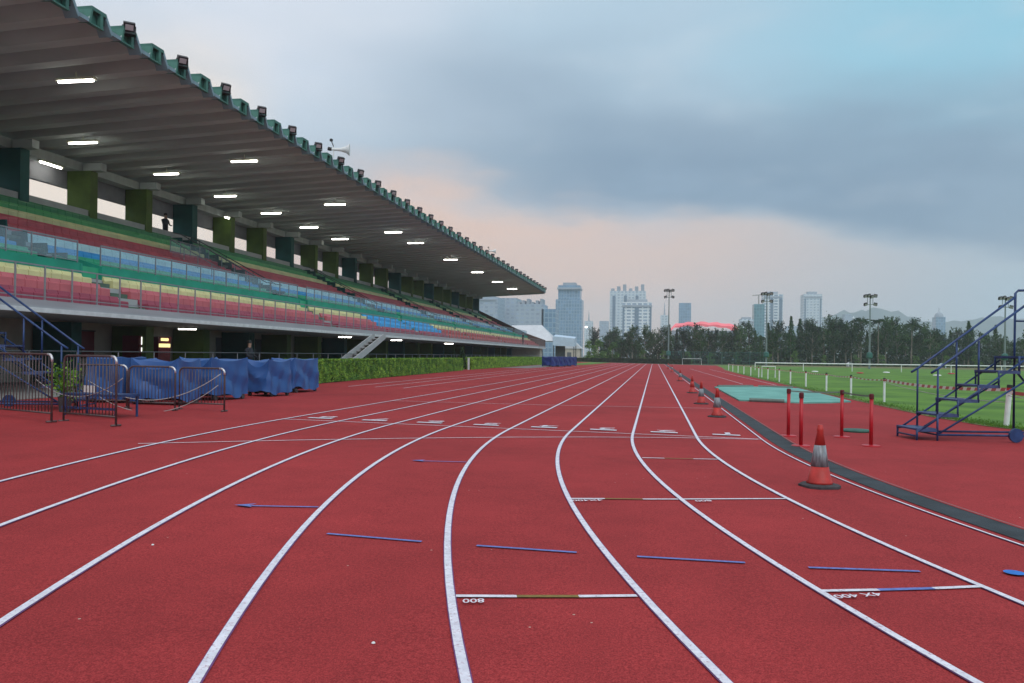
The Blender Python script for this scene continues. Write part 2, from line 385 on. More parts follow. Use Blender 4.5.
for a, c, arrow in [((-3.9,7.39),(-3.15,7.55),1),((-3.26,11.11),(-2.54,11.24),1),((-2.63,6.49),(-1.81,6.43),0),((-1.36,6.42),(-.57,6.41),0),((-.11,6.41),(.69,6.44),0),((1.14,6.42),(1.94,6.53),0),((2.63,6.66),(3.3,6.66),2)]:
    stroke('change_over_mark', a, c, .042, M['bright_blue'] if arrow == 2 else M['blue_paint'])
    if arrow:
        d = (Vector(c)-Vector(a)).normalized(); n = Vector((-d.y, d.x)); a = Vector(a); L_ = .16 if arrow == 1 else .11; w = .09 if arrow == 1 else .075
        b = MB()
        if arrow == 1: ps = [a-d*.03, a+d*L_+n*w, a+d*L_*.75, a+d*L_-n*w]
        else: ps = [a + Vector((cos(t*pi/6), sin(t*pi/6)))*w for t in range(12)]
        b.add([(p.x,p.y,gz(p.x)+.0115) for p in ps], [tuple(range(len(ps)))])
        struct(b.build('arrow_head', M['bright_blue'] if arrow == 2 else M['blue_paint'], raw=True))
def ground_text(txt, x, y, size, rz, sx=1.0):
    cu = bpy.data.curves.new('painted_number', 'FONT'); cu.body = txt; cu.size = size; cu.align_x = 'CENTER'; cu.offset = .012*size
    cu.materials.append(M['line'])
    o = bpy.data.objects.new('painted_number', cu); COL.objects.link(o)
    o.location = (x, y, gz(x)+.013); o.rotation_euler = (0, math.atan(TILT), rz); o.scale = (sx,1,1)
    return struct(o)
ground_text('800', -1.075, 5.0, .11, pi+.24, .82)
ground_text('4X 400', 1.31, 5.745, .10, pi+.36, 1.12)
ground_text('4X400', -.68, 8.74, .12, pi+.25, 1.0)
ground_text('800', .52, 9.10, .12, pi+.32, 1.0)
for k in range(8):
    xc = X0 - (k+.5)*LW
    ground_text(str(k+1), xc+.05, 17.55, .44, pi, 1.9)
    stroke('number_underline', (xc-.27,17.08),(xc+.27,17.08), .17, M['line'], .011)

# litter specks
for k, (x, y) in enumerate([(-3.73, 5.77), (-1.42, 4.15)]):
    b = MB(); b.lathe([(.004,0),(.011,.003),(.009,.008),(.003,.011)], 7); o = b.build('paper_scrap', M['white'])
    o.location = (x, y, gz(x)-.003); tag(o, ['tiny white paper scrap in the lane below the blue arrow mark', 'tiny white paper scrap nearest the camera, left of the olive start mark'][k], 'litter', 'paper scraps on the track')

# ------------------------------------------------------------------ grandstand
YA, YB = 4.0, 138.0
st = empty('grandstand', (-24, 70, gz(-20)), 0, 'long concrete grandstand with folded plate roof and green piers', 'grandstand')
st.location = (0,0,0)
# terraces
LOWF = [2.95, 3.42, 3.82]; LOWX = [-19.35, -20.10, -20.85]          # floor, back of seat
UPF = [4.78] + [4.70 + .468*i for i in range(1, 8)]; UPX = [-23.0 - .885*i for i in range(8)]
prof = [(-18.0, 2.65), (-18.0, 2.95)]
for f, x, nx in zip(LOWF, LOWX, LOWX[1:] + [None]):
    if f > 2.95: prof.append((prof[-1][0], f))
    prof.append((x, f))
prof += [(-20.85, 4.18), (-21.0, 4.18), (-21.0, 4.62), (UPX[0], 4.68)]
for i in range(1, 8): prof += [(UPX[i-1], UPF[i]), (UPX[i], UPF[i])]
prof += [(UPX[7], 8.78), (-30.35, 8.45), (-30.35, 9.0), (-30.75, 9.0), (-30.75, 7.9), (-24.4, 4.1), (-23.6, 2.65)]
b = MB(); b.prismY(prof, YA, YB - .4); b.build('terrace', M['concrete'], st)
b = MB(); b.box(-17.997, -17.93, YA, YB, 2.742, 2.975); b.build('fascia', M['fascia'], st)
b = MB(); b.box(-18.1, -17.87, YA, YB, 2.60, 2.74); b.build('slab_edge', M['offwhite'], st)
# parapet with gaps at the aisles
AIS = [27.6 + 19.2*i for i in range(6)]       # aisle start positions, each 1.5 m wide
AW = 1.2
def spans(y0, y1):
    out = []; y = y0
    for a in AIS:
        if a > y0 and a < y1: out.append((y, a)); y = a + AW
    out.append((y, y1)); return out
b = MB()
for y0, y1 in spans(YA, YB-.5): b.box(-21.12, -20.88, y0, y1, 4.19, 4.70)
b.build('parapet', M['parapet'], st)
# stepped side walls of the aisles
for a in AIS:
    for yy in (a-.06, a+AW-.06):
        b = MB()
        b.add([(-20.86,yy,4.0),(-20.86,yy,4.69),(-21.9,yy,5.0),(-22.3,yy,4.72),(-20.86,yy+.12,4.0),(-20.86,yy+.12,4.69),(-21.9,yy+.12,5.0),(-22.3,yy+.12,4.72)],
              [(0,1,2,3),(7,6,5,4),(0,4,5,1),(1,5,6,2),(2,6,7,3),(3,7,4,0)])
        b.build('aisle_wall', M['parapet'], st)
for a in AIS:
    for yy in (a-.01, a+AW-.07):
        pf = []
        for i in range(8): pf += [(UPX[i]+.62, UPF[i]+.46), (UPX[i]-.22, UPF[i]+.46)]
        pf += [(UPX[7]-.22, UPF[7]-.3), (UPX[0]+.62, UPF[0]-.3)]
        b = MB(); b.prismY(pf, yy, yy+.08); b.build('aisle_wall', M['pier_teal'], st)
# stairs in aisles: half steps
b = MB()
for a in AIS:
    for i in range(8):
        x0 = UPX[i] + .0; b.box(x0-.002, x0+.42, a+.02, a+AW-.02, UPF[i]-.3, UPF[i]+.245)
b.build('aisle_steps', M['step'], st)
for a in AIS: b = MB(); b.box(-21.06, -20.985, a+.07, a+AW-.07, 4.0, 4.63); b.build('gap_panel', SEAT['green'], st)
for a in AIS:
    b = MB()
    for i in range(3):
        x0 = -19.0 - .75*i; b.box(x0-.40, x0+.01, a+.1, a+AW-.1, LOWF[i]+.006, LOWF[i]+(.20 if i else .16))
        b.box(x0-.755, x0-.402, a+.1, a+AW-.1, LOWF[i]+.006, LOWF[i]+.39)
    b.build('lower_aisle_step', M['step'], st)
# piers with cap, back walls
PY = [39.1 + 4.87*k for k in range(-6, 21)]
for i, y in enumerate(PY):
    k = (i - 6) % 3
    m = M['pier_teal'] if k == 2 else M['pier_olive']
    b = MB(); b.box(-30.45, -29.1, y, y+.58, 8.40, 10.85); p = b.build('pier', m, st)
    b = MB(); b.box(-29.6, -28.55, y+.06, y+.52, 10.86, 11.25); b.build('beam_stub', M['soffit'], p)
    b = MB(); b.box(-24.3, -22.6, y, y+.6, .2, 2.60); b.build('lower_pier', M['pier_olive'] if k != 1 else M['pier_teal'], st)
b = MB(); b.box(-30.75, -30.5, YA, YB, 9.97, 11.3); b.build('blind', M['blind'], st)
b = MB(); b.box(-30.45, -29.7, YA, YB, 10.852, 11.3); b.build('roof_beam', M['soffit'], st)
b = MB(); b.box(-25.0, -24.4, YA, YB, .1, 4.0); b.build('back_wall', M['wall_cream'], st)
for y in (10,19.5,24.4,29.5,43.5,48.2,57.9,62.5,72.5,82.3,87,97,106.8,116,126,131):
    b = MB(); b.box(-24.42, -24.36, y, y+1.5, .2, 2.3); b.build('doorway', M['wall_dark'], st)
b = MB(); b.box(-24.40,-24.34, 36.6, 37.5, .2, 2.3); b.build('door', M['door_ochre'], st)
b = MB(); b.box(-24.40,-24.34, 54.5, 55.4, .2, 2.3); b.build('door', M['wall_cream'], st)
# plinth and far end pieces
b = MB(); b.box(-24, -18.4, YB-3.2, YB-.6, .2, 2.62); b.build('end_wall', M['wall_cream'], st)
b = MB()
b.add([(-17.95,YB-.38,2.65),(-17.95,YB-.38,4.05),(-21,YB-.38,5.1),(-31,YB-.38,9.75),(-31,YB-.38,7.5),(-24,YB-.38,2.65)] + [(-17.95,YB,2.65),(-17.95,YB,4.05),(-21,YB,5.1),(-31,YB,9.75),(-31,YB,7.5),(-24,YB,2.65)],
      [(0,1,2,3,4,5),(11,10,9,8,7,6)] + [(i,i+6,(i+1) % 6+6,(i+1) % 6) for i in range(6)])
b.build('side_wall', M['brown_wall'], st)
# folded plate roof
PITCH = 1.63; TY0 = 24.14 - PITCH*8; NT = 78
ZF, ZB, HT, TH = 12.05, 11.38, .43, .09
XF, XB = -18.0, -31.0
low = []
for i in range(NT):
    y = TY0 + i*PITCH
    low += [(y, HT), (y+.70, HT), (y+.98, 0), (y+1.52, 0)]
low.append((TY0+NT*PITCH, HT))
rb = MB(); n = len(low)
for X, Z in ((XF, ZF), (XB, ZB)):
    rb.v += [(X, y, Z+h) for y, h in low]; rb.v += [(X, y, Z+h+TH) for y, h in low]
for i in range(n-1):
    rb.f += [(i, i+1, 2*n+i+1, 2*n+i), (n+i, 3*n+i, 3*n+i+1, n+i+1), (i, n+i, n+i+1, i+1), (2*n+i, 2*n+i+1, 3*n+i+1, 3*n+i)]
rb.f += [(0, 2*n, 3*n, n), (n-1, 2*n-1, 4*n-1, 3*n-1)]
roof = rb.build('roof', M['soffit'], st)
# teal edge trim, end boxes; web strips tinted as if lit by sky
def slab(t, ya, za, yb, zb, x0, x1, lo, hi):
    t.add([(x0,ya,ZF+za+lo),(x1,ya,ZF+za+lo),(x1,yb,ZF+zb+lo),(x0,yb,ZF+zb+lo),(x0,ya,ZF+za+hi),(x1,ya,ZF+za+hi),(x1,yb,ZF+zb+hi),(x0,yb,ZF+zb+hi)],
          [(0,3,2,1),(4,5,6,7),(0,1,5,4),(1,2,6,5),(2,3,7,6),(3,0,4,7)])
b = MB()
slab(b, -.03, HT, .70, HT, XF-.5, XF+.03, -.012, TH+.018)                    # top lip
b.add([(XF-.9,-.135,ZF+.02),(XF+.028,-.135,ZF-.05),(XF+.028,-.02,ZF+HT+.06),(XF-.9,-.02,ZF+HT+.04),(XF-.9,-.09,ZF+.02),(XF+.028,-.06,ZF-.05),(XF+.028,.04,ZF+HT-.013),(XF-.9,.04,ZF+HT-.02)],
      [(0,1,2,3),(7,6,5,4),(0,4,5,1),(1,5,6,2),(2,6,7,3),(3,7,4,0)])       # painted near web
b.add([(XF-.14,-.06,ZF-.02),(XF-.14,.56,ZF-.02),(XF-.14,.56,ZF+HT-.02),(XF-.14,.05,ZF+HT-.02)], [(0,1,2,3)])
b.box(XF-.10, XF+.025, .40, .54, ZF-.0, ZF+HT-.013)
b.box(XF-.12, XF+.02, -.055, .58, ZF-.05, ZF-.0)
cap_m = b.mesh('end_cap')
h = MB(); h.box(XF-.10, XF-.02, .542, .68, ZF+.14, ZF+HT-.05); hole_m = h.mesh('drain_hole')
c = MB()
slab(c, .705, HT, .985, 0, XF-.45, XF+.024, -.10, TH+.008)
slab(c, .985, 0, 1.49, 0, XF-.25, XF+.022, -.030, TH+.006)
web_m = c.mesh('edge_web')
for i in range(NT):
    for nm, me_, mt in (('end_cap', cap_m, M['teal']), ('drain_hole', hole_m, M['hole']), ('edge_web', web_m, M['web_sky_tint'])):
        o = link(nm, me_, mt, roof); o.location = (0, TY0+i*PITCH, 0)
b = MB(); b.box(XB+.2, XF-.2, TY0+NT*PITCH-.02, TY0+NT*PITCH+.14, 11.45, 12.4); 
b.v = [(x, y, z + (ZF-ZB)*(x-XF)/(XF-XB) + .35 if True else z) for x, y, z in b.v]; b.build('end_fascia', M['soffit'], roof)
YR = TY0 + NT*PITCH

# ---- seat rows
def seat_row(x, f, y0, y1, mname, label, tier):
    r = empty('seat_row', (x, (y0+y1)/2, f), 0, label, 'bench seats', tier)
    hy = (y1-y0)/2 - .05; m = SEAT[mname]
    b = MB(); n = max(1, round(2*hy/.52)); w = 2*hy/n
    for i in range(n):
        a = -hy + i*w + .012; e = a + w - .024
        b.prismY([(.05,.30),(.42,.33),(.46,.29),(.46,.05),(.40,.02),(.05,.02)], a, e)
    b.build('seat', m, r)
    b = MB()
    for i in range(n):
        a = -hy + i*w + .012; e = a + w - .024
        d = rnd.uniform(-.008,.008)
        b.prismY([(.05,.31),(.10,.31),(.03+d,.49),(-.005+d,.50),(-.03+d,.48),(.0,.31)], a, e)
    b.build('backrest', m, r)
    return r
lowblk = [(5,27.6),(28.7,46.8),(47.9,57.2),(57.4,66.0),(67.1,75.6),(75.8,85.2),(86.3,104.4),(105.5,123.6),(124.7,137.2)]
for bi, (y0, y1) in enumerate(lowblk):
    cols = ['darkred','red','yellow']
    if bi in (3,4): cols = ['darkred','blue','blue']
    if bi >= 5: cols = ['brick','brick','yellow']
    for ri in range(3):
        cn = {'darkred':'dark red','brick':'brick red'}.get(cols[ri], cols[ri])
        seat_row(LOWX[ri], LOWF[ri], y0, y1, cols[ri], f'{cn} seat row behind front railing, {ORD[ri+1]} step up, {ORD[bi+1]} block from near end', 'seat rows of the lower tier')
upblk = spans(5, 137.2)
UC = ['green','blue','pale','upred','upred','yellow','grass','darkgreen']
UN = ['green','blue','pale blue','red','red','yellow','green','dark green']
for bi, (y0, y1) in enumerate(upblk):
    for ri in range(8):
        seat_row(UPX[ri]+.02, UPF[ri], y0+.15, y1-.15, UC[ri], f'{UN[ri]} seat row above glass railing, {ORD[ri+1]} step up, {ORD[bi+1]} block from near end', 'seat rows of the upper tier')

# ---- railings
def railing(name, label, x, z0, z1, y0, y1, step, yref, panel=None, pm=None):
    r = empty(name, (x, (y0+y1)/2, z0), 0, label, 'railing', None)
    r.location = (0,0,0)
    b = MB(); b.box(x-.022, x+.022, y0, y1, z1-.04, z1); b.build('top_rail', M['rail'], r)
    b = MB(); b.box(x-.012, x+.012, y0, y1, z0+.07, z0+.10); b.build('bottom_rail', M['rail'], r)
    k0 = math.ceil((y0-yref)/step - 1e-6); ys = []
    y = yref + k0*step
    while y <= y1+1e-6: ys.append(y); y += step
    pmesh = MB().box(-.02,.02,-.02,.02,0,z1-z0-.042).box(-.055,.03,-.05,.05,-.20,-.002).mesh('post')
    for i, yy in enumerate(ys):
        o = link('post', pmesh, M['rail'], r); o.location = (x, yy, z0)
    if panel:
        for a, c in zip(ys, ys[1:]):
            b = MB(); b.box(x-.004, x+.004, a+.03, c-.03, z0+.11, z1-.06); b.build('panel', pm, r)
    return r
railing('balcony_railing', 'long grey steel railing along the front edge of the lower seats', -17.99, 2.992, 4.02, 19.84, 137.9, 1.18, 21.02)
for i, (y0, y1) in enumerate(spans(8, 137.2)):
    y0 += .05; y1 -= .05
    railing('glass_railing', f'glass panel railing on the green parapet, {ORD[i+1]} stretch from the near end', -21.0, 4.702, 5.53, y0, y1, (y1-y0)/round((y1-y0)/1.18), y0, True, M['glass'])['group'] = 'glass railings on the green parapet'
# concourse handrail at ground level
cr = empty('concourse_rail', (0,0,0), 0, 'low grey handrail between concourse and hedge under the stand', 'railing')
b = MB(); b.tube([(-17.5,12,1.46),(-17.5,134,1.46)], .022, 6); b.tube([(-17.5,12,.85),(-17.5,134,.85)], .016, 6); b.build('rail', M['rail_dark'], cr)
pm_ = MB().tube([(0,0,.2),(0,0,1.45)], .02, 6).mesh('post')
for i in range(60): o = link('post', pm_, M['rail'], cr); o.location = (-17.5, 13+2*i, 0)
# aisle handrails
for ai, a in enumerate(AIS[1:]):
    for si, yy in enumerate((a-.02, a+AW+.02)):
        r = empty('aisle_handrail', (0,0,0), 0, f'dark sloping handrail, {["near","far"][si]} side of the {ORD[ai+2]} aisle in the upper seats', 'handrail', 'handrails of the upper aisles')
        b = MB(); pts = [(-22.6,yy,5.62),(-23.0,yy,5.68),(-28.6,yy,8.62),(-29.2,yy,8.75)]
        b.tube(pts, .03, 6); b.build('rail', M['rail_dark'], r)
        for x in (-22.7,-24.5,-26.3,-28.1):
            z = 4.70 + .468*max(0,(-x-23.0))/.885
            b = MB(); b.tube([(x,yy,z),(x,yy,z+1.0+.02)], .022, 6); b.build('post', M['rail_dark'], r)
# vomitory enclosure near the second aisle
r = empty('stairwell_railing', (0,0,0), 0, 'grey railed stairwell enclosure with clear panels among the upper seats', 'railing')
pan = MB(); pst = MB()
corners = [(-22.9,41.8,4.7),(-26.2,41.8,6.5),(-26.2,45.8,6.5),(-22.9,45.8,4.7)]
for (xa,ya,za),(xb,yb,zb) in zip(corners, corners[1:]):
    nseg = 4
    for i in range(nseg):
        t0, t1 = i/nseg, (i+1)/nseg
        P = lambda t: Vector((xa+(xb-xa)*t, ya+(yb-ya)*t, za+(zb-za)*t))
        p, q = P(t0), P(t1)
        pan.add([p, q, q+Vector((0,0,1.05)), p+Vector((0,0,1.05))], [(0,1,2,3)])
        pst.tube([p-Vector((0,0,.4)), p+Vector((0,0,1.1))], .025, 6)
    pst.tube([(xa,ya,za+1.1),(xb,yb,zb+1.1)], .028, 6)
pan.build('panel', M['glass'], r); pst.build('frame', M['rail'], r)

# ---- ceiling lights
lm = MB().box(-.72,.72,-.05,.05,-.085,-.02).mesh('tube'); hm = MB().box(-.80,.80,-.11,.11,-.018,.07).box(-.02,.02,-.02,.02,.07,.30).mesh('housing')
def ceil_light(x, y, z, label, group, rz=0):
    r = empty('ceiling_light', (x,y,z), rz, label, 'ceiling light', group)
    link('housing', hm, M['lamp_house'], r); link('tube', lm, M['lamp'], r); return r
for i, y in enumerate([28.0,41.0,53.7,66.5,73.1,86.3,99.8,113.1,125.2]):
    ceil_light(-21.5, y, 11.62, f'lit strip light under the roof, front row, {ORD[i+1]} from the near end', 'strip lights under the stand roof')
for i, y in enumerate([35.7,42.6,49.1,55.5,62.1,68.7]):
    ceil_light(-27.0, y, 11.42, f'lit strip light under the roof, back row, {ORD[i+1]} from the near end', 'strip lights under the stand roof')
ceil_light(-29.9, 37.2, 10.78, 'lit strip light along the back beam over the first bright opening', 'strip lights under the stand roof', pi/2)
ceil_light(-29.0, 53.0, 10.72, 'small lit strip light beside a green pier at the back', 'strip lights under the stand roof', pi/2).scale = (.35,1,1)
for i, (y, x) in enumerate([(36.6,-22),(52.5,-20.2),(63,-20.0),(24,-22),(80,-20)]):
    o = ceil_light(x, y, 2.58, f'dim strip light on the concourse ceiling, {ORD[[3,2,4,1,5].index([36.6,52.5,63,24,80].index(y)+1)+1] if False else ORD[sorted([36.6,52.5,63,24,80]).index(y)+1]} from the near end', 'strip lights on the concourse ceiling')
    o.scale = (.6,1,.6)
# ---- floodlights on the roof edge
fb = MB(); Rm = Matrix.Rotation(radians(32), 3, 'Y')
fb.obox((0,0,.26), .22, .42, .34, Rm); fb.obox((-.12,0,.33), .12, .30, .24, Rm)
fbm = fb.mesh('housing')
fl = MB(); fl.obox((Rm @ Vector((.115,0,0))) + Vector((0,0,.26)), .012, .29, .21, Rm); flm = fl.mesh('lens')
fk = MB(); fk.box(-.03,.03,-.25,-.22,0,.3); fk.box(-.03,.03,.22,.25,0,.3); fk.box(-.30,.06,-.25,.25,-.02,.02); fkm = fk.mesh('bracket')
cnt = 0
for i in range(NT):
    if (i - 9) % 2: continue
    y = TY0 + i*PITCH
    cnt += 1
    r = empty('floodlight', (XF+.10, y+.16, ZF+HT-.10), radians(rnd.uniform(-52,-34)), f'black box floodlight on the roof edge, {ordw(cnt)} from the near end', 'floodlight', 'floodlights along the roof edge')
    r.scale = (.88,.88,.88); link('housing', fbm, M['black'], r); link('lens', flm, M['lens'], r); link('bracket', fkm, M['black'], r)
# ---- horn loudspeakers on the roof edge
def horn(y, label, s=1):
    r = empty('horn_loudspeaker', (XF-.1, y, ZF+HT+TH+.01), radians(15), label, 'loudspeaker', 'loudspeakers on the roof edge'); r.scale = (s,s,s)
    b = MB(); b.tube([(0,0,0),(0,0,.55)], .03, 8); b.build('stand', M['white'], r)
    b = MB(); b.tube([(-.1,0,.42),(.1,0,.42),(.35,0,.42),(.6,0,.42),(.78,0,.42)], [.06,.07,.09,.16,.30], 16, True); b.build('horn', M['white'], r)
    b = MB(); b.tube([(-.28,0,.45),(-.1,0,.42)], [.09,.09], 12); b.build('driver', M['black'], r)
    b = MB(); b.tube([(0,.0,.55),(-.12,0,.85)], .025, 6); b.lathe([(.02,0),(.08,.02),(.08,.12),(.02,.15)], 10, (-.12,0,.8)); b.build('small_lamp', M['black'], r)
horn(44.9, 'white horn loudspeaker on the roof edge beside a floodlight, nearer one', 1.15)
horn(90.2, 'white horn loudspeaker on the roof edge, farther and smaller looking one', .9)

# ---- concourse fittings
def machine(y, label, pm, shape):
    r = empty('drinks_machine', (-23.2, y, .22), 0, label, 'vending machine', 'vending machines under the stand')
    b = MB(); b.box(-.4,.4,-.5,.5,0,1.95); b.build('cabinet', M['machine'], r)
    b = MB()
    for z0, z1, w in shape: b.box(.401,.42,-.5*w,.5*w,z0,z1)
    b.build('lit_front', pm, r)
machine(34.5, 'dark red vending machine with three white lit panels under the stand', M['lit_panel'], [(1.55,1.9,.62),(1.22,1.42,.62),(.9,1.05,.5)])
machine(36.0, 'vending machine with yellow lit front beside the ochre door', M['lit_yellow'], [(1.75,1.88,.6),(1.45,1.62,.9)])
r = empty('notice_board', (-24.3,32.0,1.2), 0, 'dark red notice board on the concourse wall beside the vending machines', 'notice board')
b = MB(); b.box(-.03,.03,-1.0,1.0,0,1.1); b.build('board', M['machine'], r); b = MB(); b.box(.031,.05,-1.05,1.05,-.06,-.001); b.box(.031,.05,-1.05,1.05,1.101,1.16); b.build('frame', M['rail_dark'], r)
# straight stair from the ground to the seats
r = empty('access_stair', (0,0,0), 0, 'pale sloping steel stair rising from behind the hedge to the stand', 'staircase')
for s, x in enumerate((-17.62,-16.9)):
    b = MB(); b.prismX([(43.0,.25),(43.5,.25),(51.0,2.45),(51.0,2.72),(50.6,2.72),(43.0,.55)], x-.06 if s == 0 else x-.06, x+.0 if s == 0 else x); b.build('stringer', M['concrete'], r)
b = MB()
for i in range(11): b.box(-17.61,-16.97, 43.6+.68*i, 43.6+.68*i+.3, .42+.2*i, .46+.2*i)
b.build('treads', M['concrete'], r)

# ------------------------------------------------------------------ people (continuous skinned bodies)
def person(name_label, loc, rz, joints, edges, radii, head, shirt, scale=1):
    root = empty('person', loc, rz, name_label, 'person')
    me = bpy.data.meshes.new('body'); me.from_pydata(joints, edges, []); o = bpy.data.objects.new('body', me); COL.objects.link(o)
    md = o.modifiers.new('skin', 'SKIN'); md.use_smooth_shade = True
    sv = me.skin_vertices[0].data if me.skin_vertices else None
    if sv is None:
        import bmesh
        bm = bmesh.new(); bm.from_mesh(me); bm.verts.layers.skin.verify(); bm.to_mesh(me); bm.free(); sv = me.skin_vertices[0].data
    for i, rr in enumerate(radii): sv[i].radius = (rr, rr); sv[i].use_root = (i == 0)
    o.modifiers.new('sub', 'SUBSURF').render_levels = 1
    o.modifiers['sub'].levels = 1
    bpy.context.view_layer.update()
    ev = o.evaluated_get(bpy.context.evaluated_depsgraph_get()); nm = bpy.data.meshes.new_from_object(ev)
    bpy.data.objects.remove(o)
    nm.materials.clear(); nm.materials.append(shirt); nm.materials.append(M['skin'])
    for p in nm.polygons:
        if p.center.z > head[2]-.16 : p.material_index = 1
    o = link('body', nm, None, root)
    b = MB(); b.lathe([(.02,.125),(.075,.11),(.10,.06),(.105,.0),(.095,-.03)][::-1], 12, (head[0]-.02, head[1], head[2]+.02)); b.build('hair', M['hair'], root, True)
    return root
J = [(0,0,.95),(0,0,1.20),(0,0,1.42),(.02,0,1.52),(.03,0,1.64),(.035,0,1.74),
     (0,.10,.90),(.03,.11,.50),(0,.11,.09),(.14,.12,.05),
     (0,-.10,.90),(.05,-.11,.50),(0,-.11,.09),(.14,-.12,.05),
     (0,.20,1.38),(.08,.24,1.12),(.30,.20,1.05),(.38,.19,1.05),(0,-.20,1.38),(.08,-.24,1.12),(.30,-.20,1.05),(.38,-.19,1.05)]
E_ = [(0,1),(1,2),(2,3),(3,4),(4,5),(0,6),(6,7),(7,8),(8,9),(0,10),(10,11),(11,12),(12,13),(2,14),(14,15),(15,16),(16,17),(2,18),(18,19),(19,20),(20,21)]
RR = [.14,.14,.15,.055,.10,.085,.095,.065,.045,.045,.095,.065,.045,.045,.06,.045,.036,.04,.06,.045,.036,.04]
person('person in dark clothes leaning on the rail under the stand', (-18.0, 35.0, .22), radians(-10), J, E_, RR, (.035,0,1.68), M['cloth_dark'])
person('person in dark clothes standing in a bright opening behind the top seats', (-29.75, 46.9, 8.45-.30), radians(-20), J, E_, RR, (.035,0,1.68), M['cloth_dark'])
person('distant person in dark clothes standing near the far end of the stand', (-18.6, 118.0, 2.95), radians(-10), J, E_, RR, (.035,0,1.68), M['cloth_dark'])

# ------------------------------------------------------------------ hedges
def leaf_quads(b, p, s, nrm=None):
    u = Vector((rnd.gauss(0,1), rnd.gauss(0,1), rnd.gauss(0,1)))
    if nrm is not None: n = (Vector(nrm)*1.0 + u*.45).normalized()
    else: n = u.normalized()
    t = n.cross(Vector((rnd.gauss(0,1), rnd.gauss(0,1), rnd.gauss(0,1)))).normalized(); w = n.cross(t)
    p = Vector(p); b.add([p-t*s*.5, p+w*s*.3, p+t*s*.5, p-w*s*.3], [(0,1,2,3)])
def hedge(y0, y1, xa, xb, w, h, dens, ls, label):
    ym, xm = (y0+y1)/2, (xa+xb)/2
    r = empty('hedge', (xm, ym, gz(xm)-.005), 0, label, 'hedge', 'clipped hedges before the stand')
    L_ = y1-y0; fx = lambda y: xa+(xb-xa)*(y-y0)/L_ - xm
    b = MB()
    b.add([(fx(y0)-.12,y0-ym+.1,0),(fx(y1)-.12,y1-ym-.1,0),(fx(y1)-w+.12,y1-ym-.1,0),(fx(y0)-w+.12,y0-ym+.1,0),
           (fx(y0)-.12,y0-ym+.1,h-.12),(fx(y1)-.12,y1-ym-.1,h-.12),(fx(y1)-w+.12,y1-ym-.1,h-.12),(fx(y0)-w+.12,y0-ym+.1,h-.12)],
          [(0,3,2,1),(4,5,6,7),(0,1,5,4),(1,2,6,5),(2,3,7,6),(3,0,4,7)])
    b.build('hedge_core', M['twig'], r)
    b = MB()
    for i in range(int(L_*(h)*dens)):
        y = rnd.uniform(y0,y1); z = rnd.uniform(0.02,h); wob = .025*sin(y*2.1)+.02*sin(y*5.3+z*4)+.015*sin(z*9+y)
        leaf_quads(b, (fx(y)+wob-abs(rnd.gauss(0,.06)), y-ym, z), ls*rnd.uniform(.6,1.3), (1,-.2,.45))
    for i in range(int(L_*w*dens)):
        y = rnd.uniform(y0,y1); u = rnd.uniform(0,w)
        leaf_quads(b, (fx(y)-u, y-ym, h+.012*sin(y*3.1+u*4)+.012*sin(y*7.7)-abs(rnd.gauss(0,.03))+(.03 if rnd.random()<.04 else 0)), ls*rnd.uniform(.6,1.3), (.2,0,1))
    for i in range(int(w*h*dens*1.2)):
        u = rnd.uniform(0,w); z = rnd.uniform(.02,h)
        for yy, s in ((y0,-1),(y1,1)): leaf_quads(b, (fx(yy)-u, yy-ym+rnd.gauss(0,.05), z), ls*rnd.uniform(.6,1.3), (0,s,.3))
    b.build('foliage', M['leaf_hedge'], r, raw=True)
hedge(31.2, 66.2, -13.95, -15.35, 1.1, 1.02, 1300, .062, 'long bright green clipped hedge, nearer of the two, beside the blue covers')
hedge(70.5, 119, -15.45, -15.7, 1.1, 1.06, 600, .10, 'long bright green clipped hedge, farther of the two, past the white post')
b = MB(); b.box(-.07,.07,-.07,.07,0,.98).box(-.09,.09,-.09,.09,.981,1.03); o = b.build('gate_post', M['offwhite']); o.location = (-15.6,69.4,gz(-15.6)-.005); tag(o, 'short white post in the gap between the two hedges', 'post')
r = empty('slim_shrub', (-15.75,67.6,.2), 0, 'dark slim conifer shrub in the gap between the two hedges', 'shrub')
b = MB()
for i in range(900):
    z = rnd.random()**.8*1.75; rr = .36*(1-(z/1.85)**2)+.03; a = rnd.random()*2*pi
    leaf_quads(b, (rr*cos(a)*rnd.uniform(.5,1), rr*sin(a)*rnd.uniform(.5,1), z+.08), .14)
b.build('foliage', M['leaf_dark'], r, raw=True)
b = MB(); b.tube([(0,0,0),(0,0,1.5)], [.05,.02], 6); b.build('trunk', M['bark'], r)

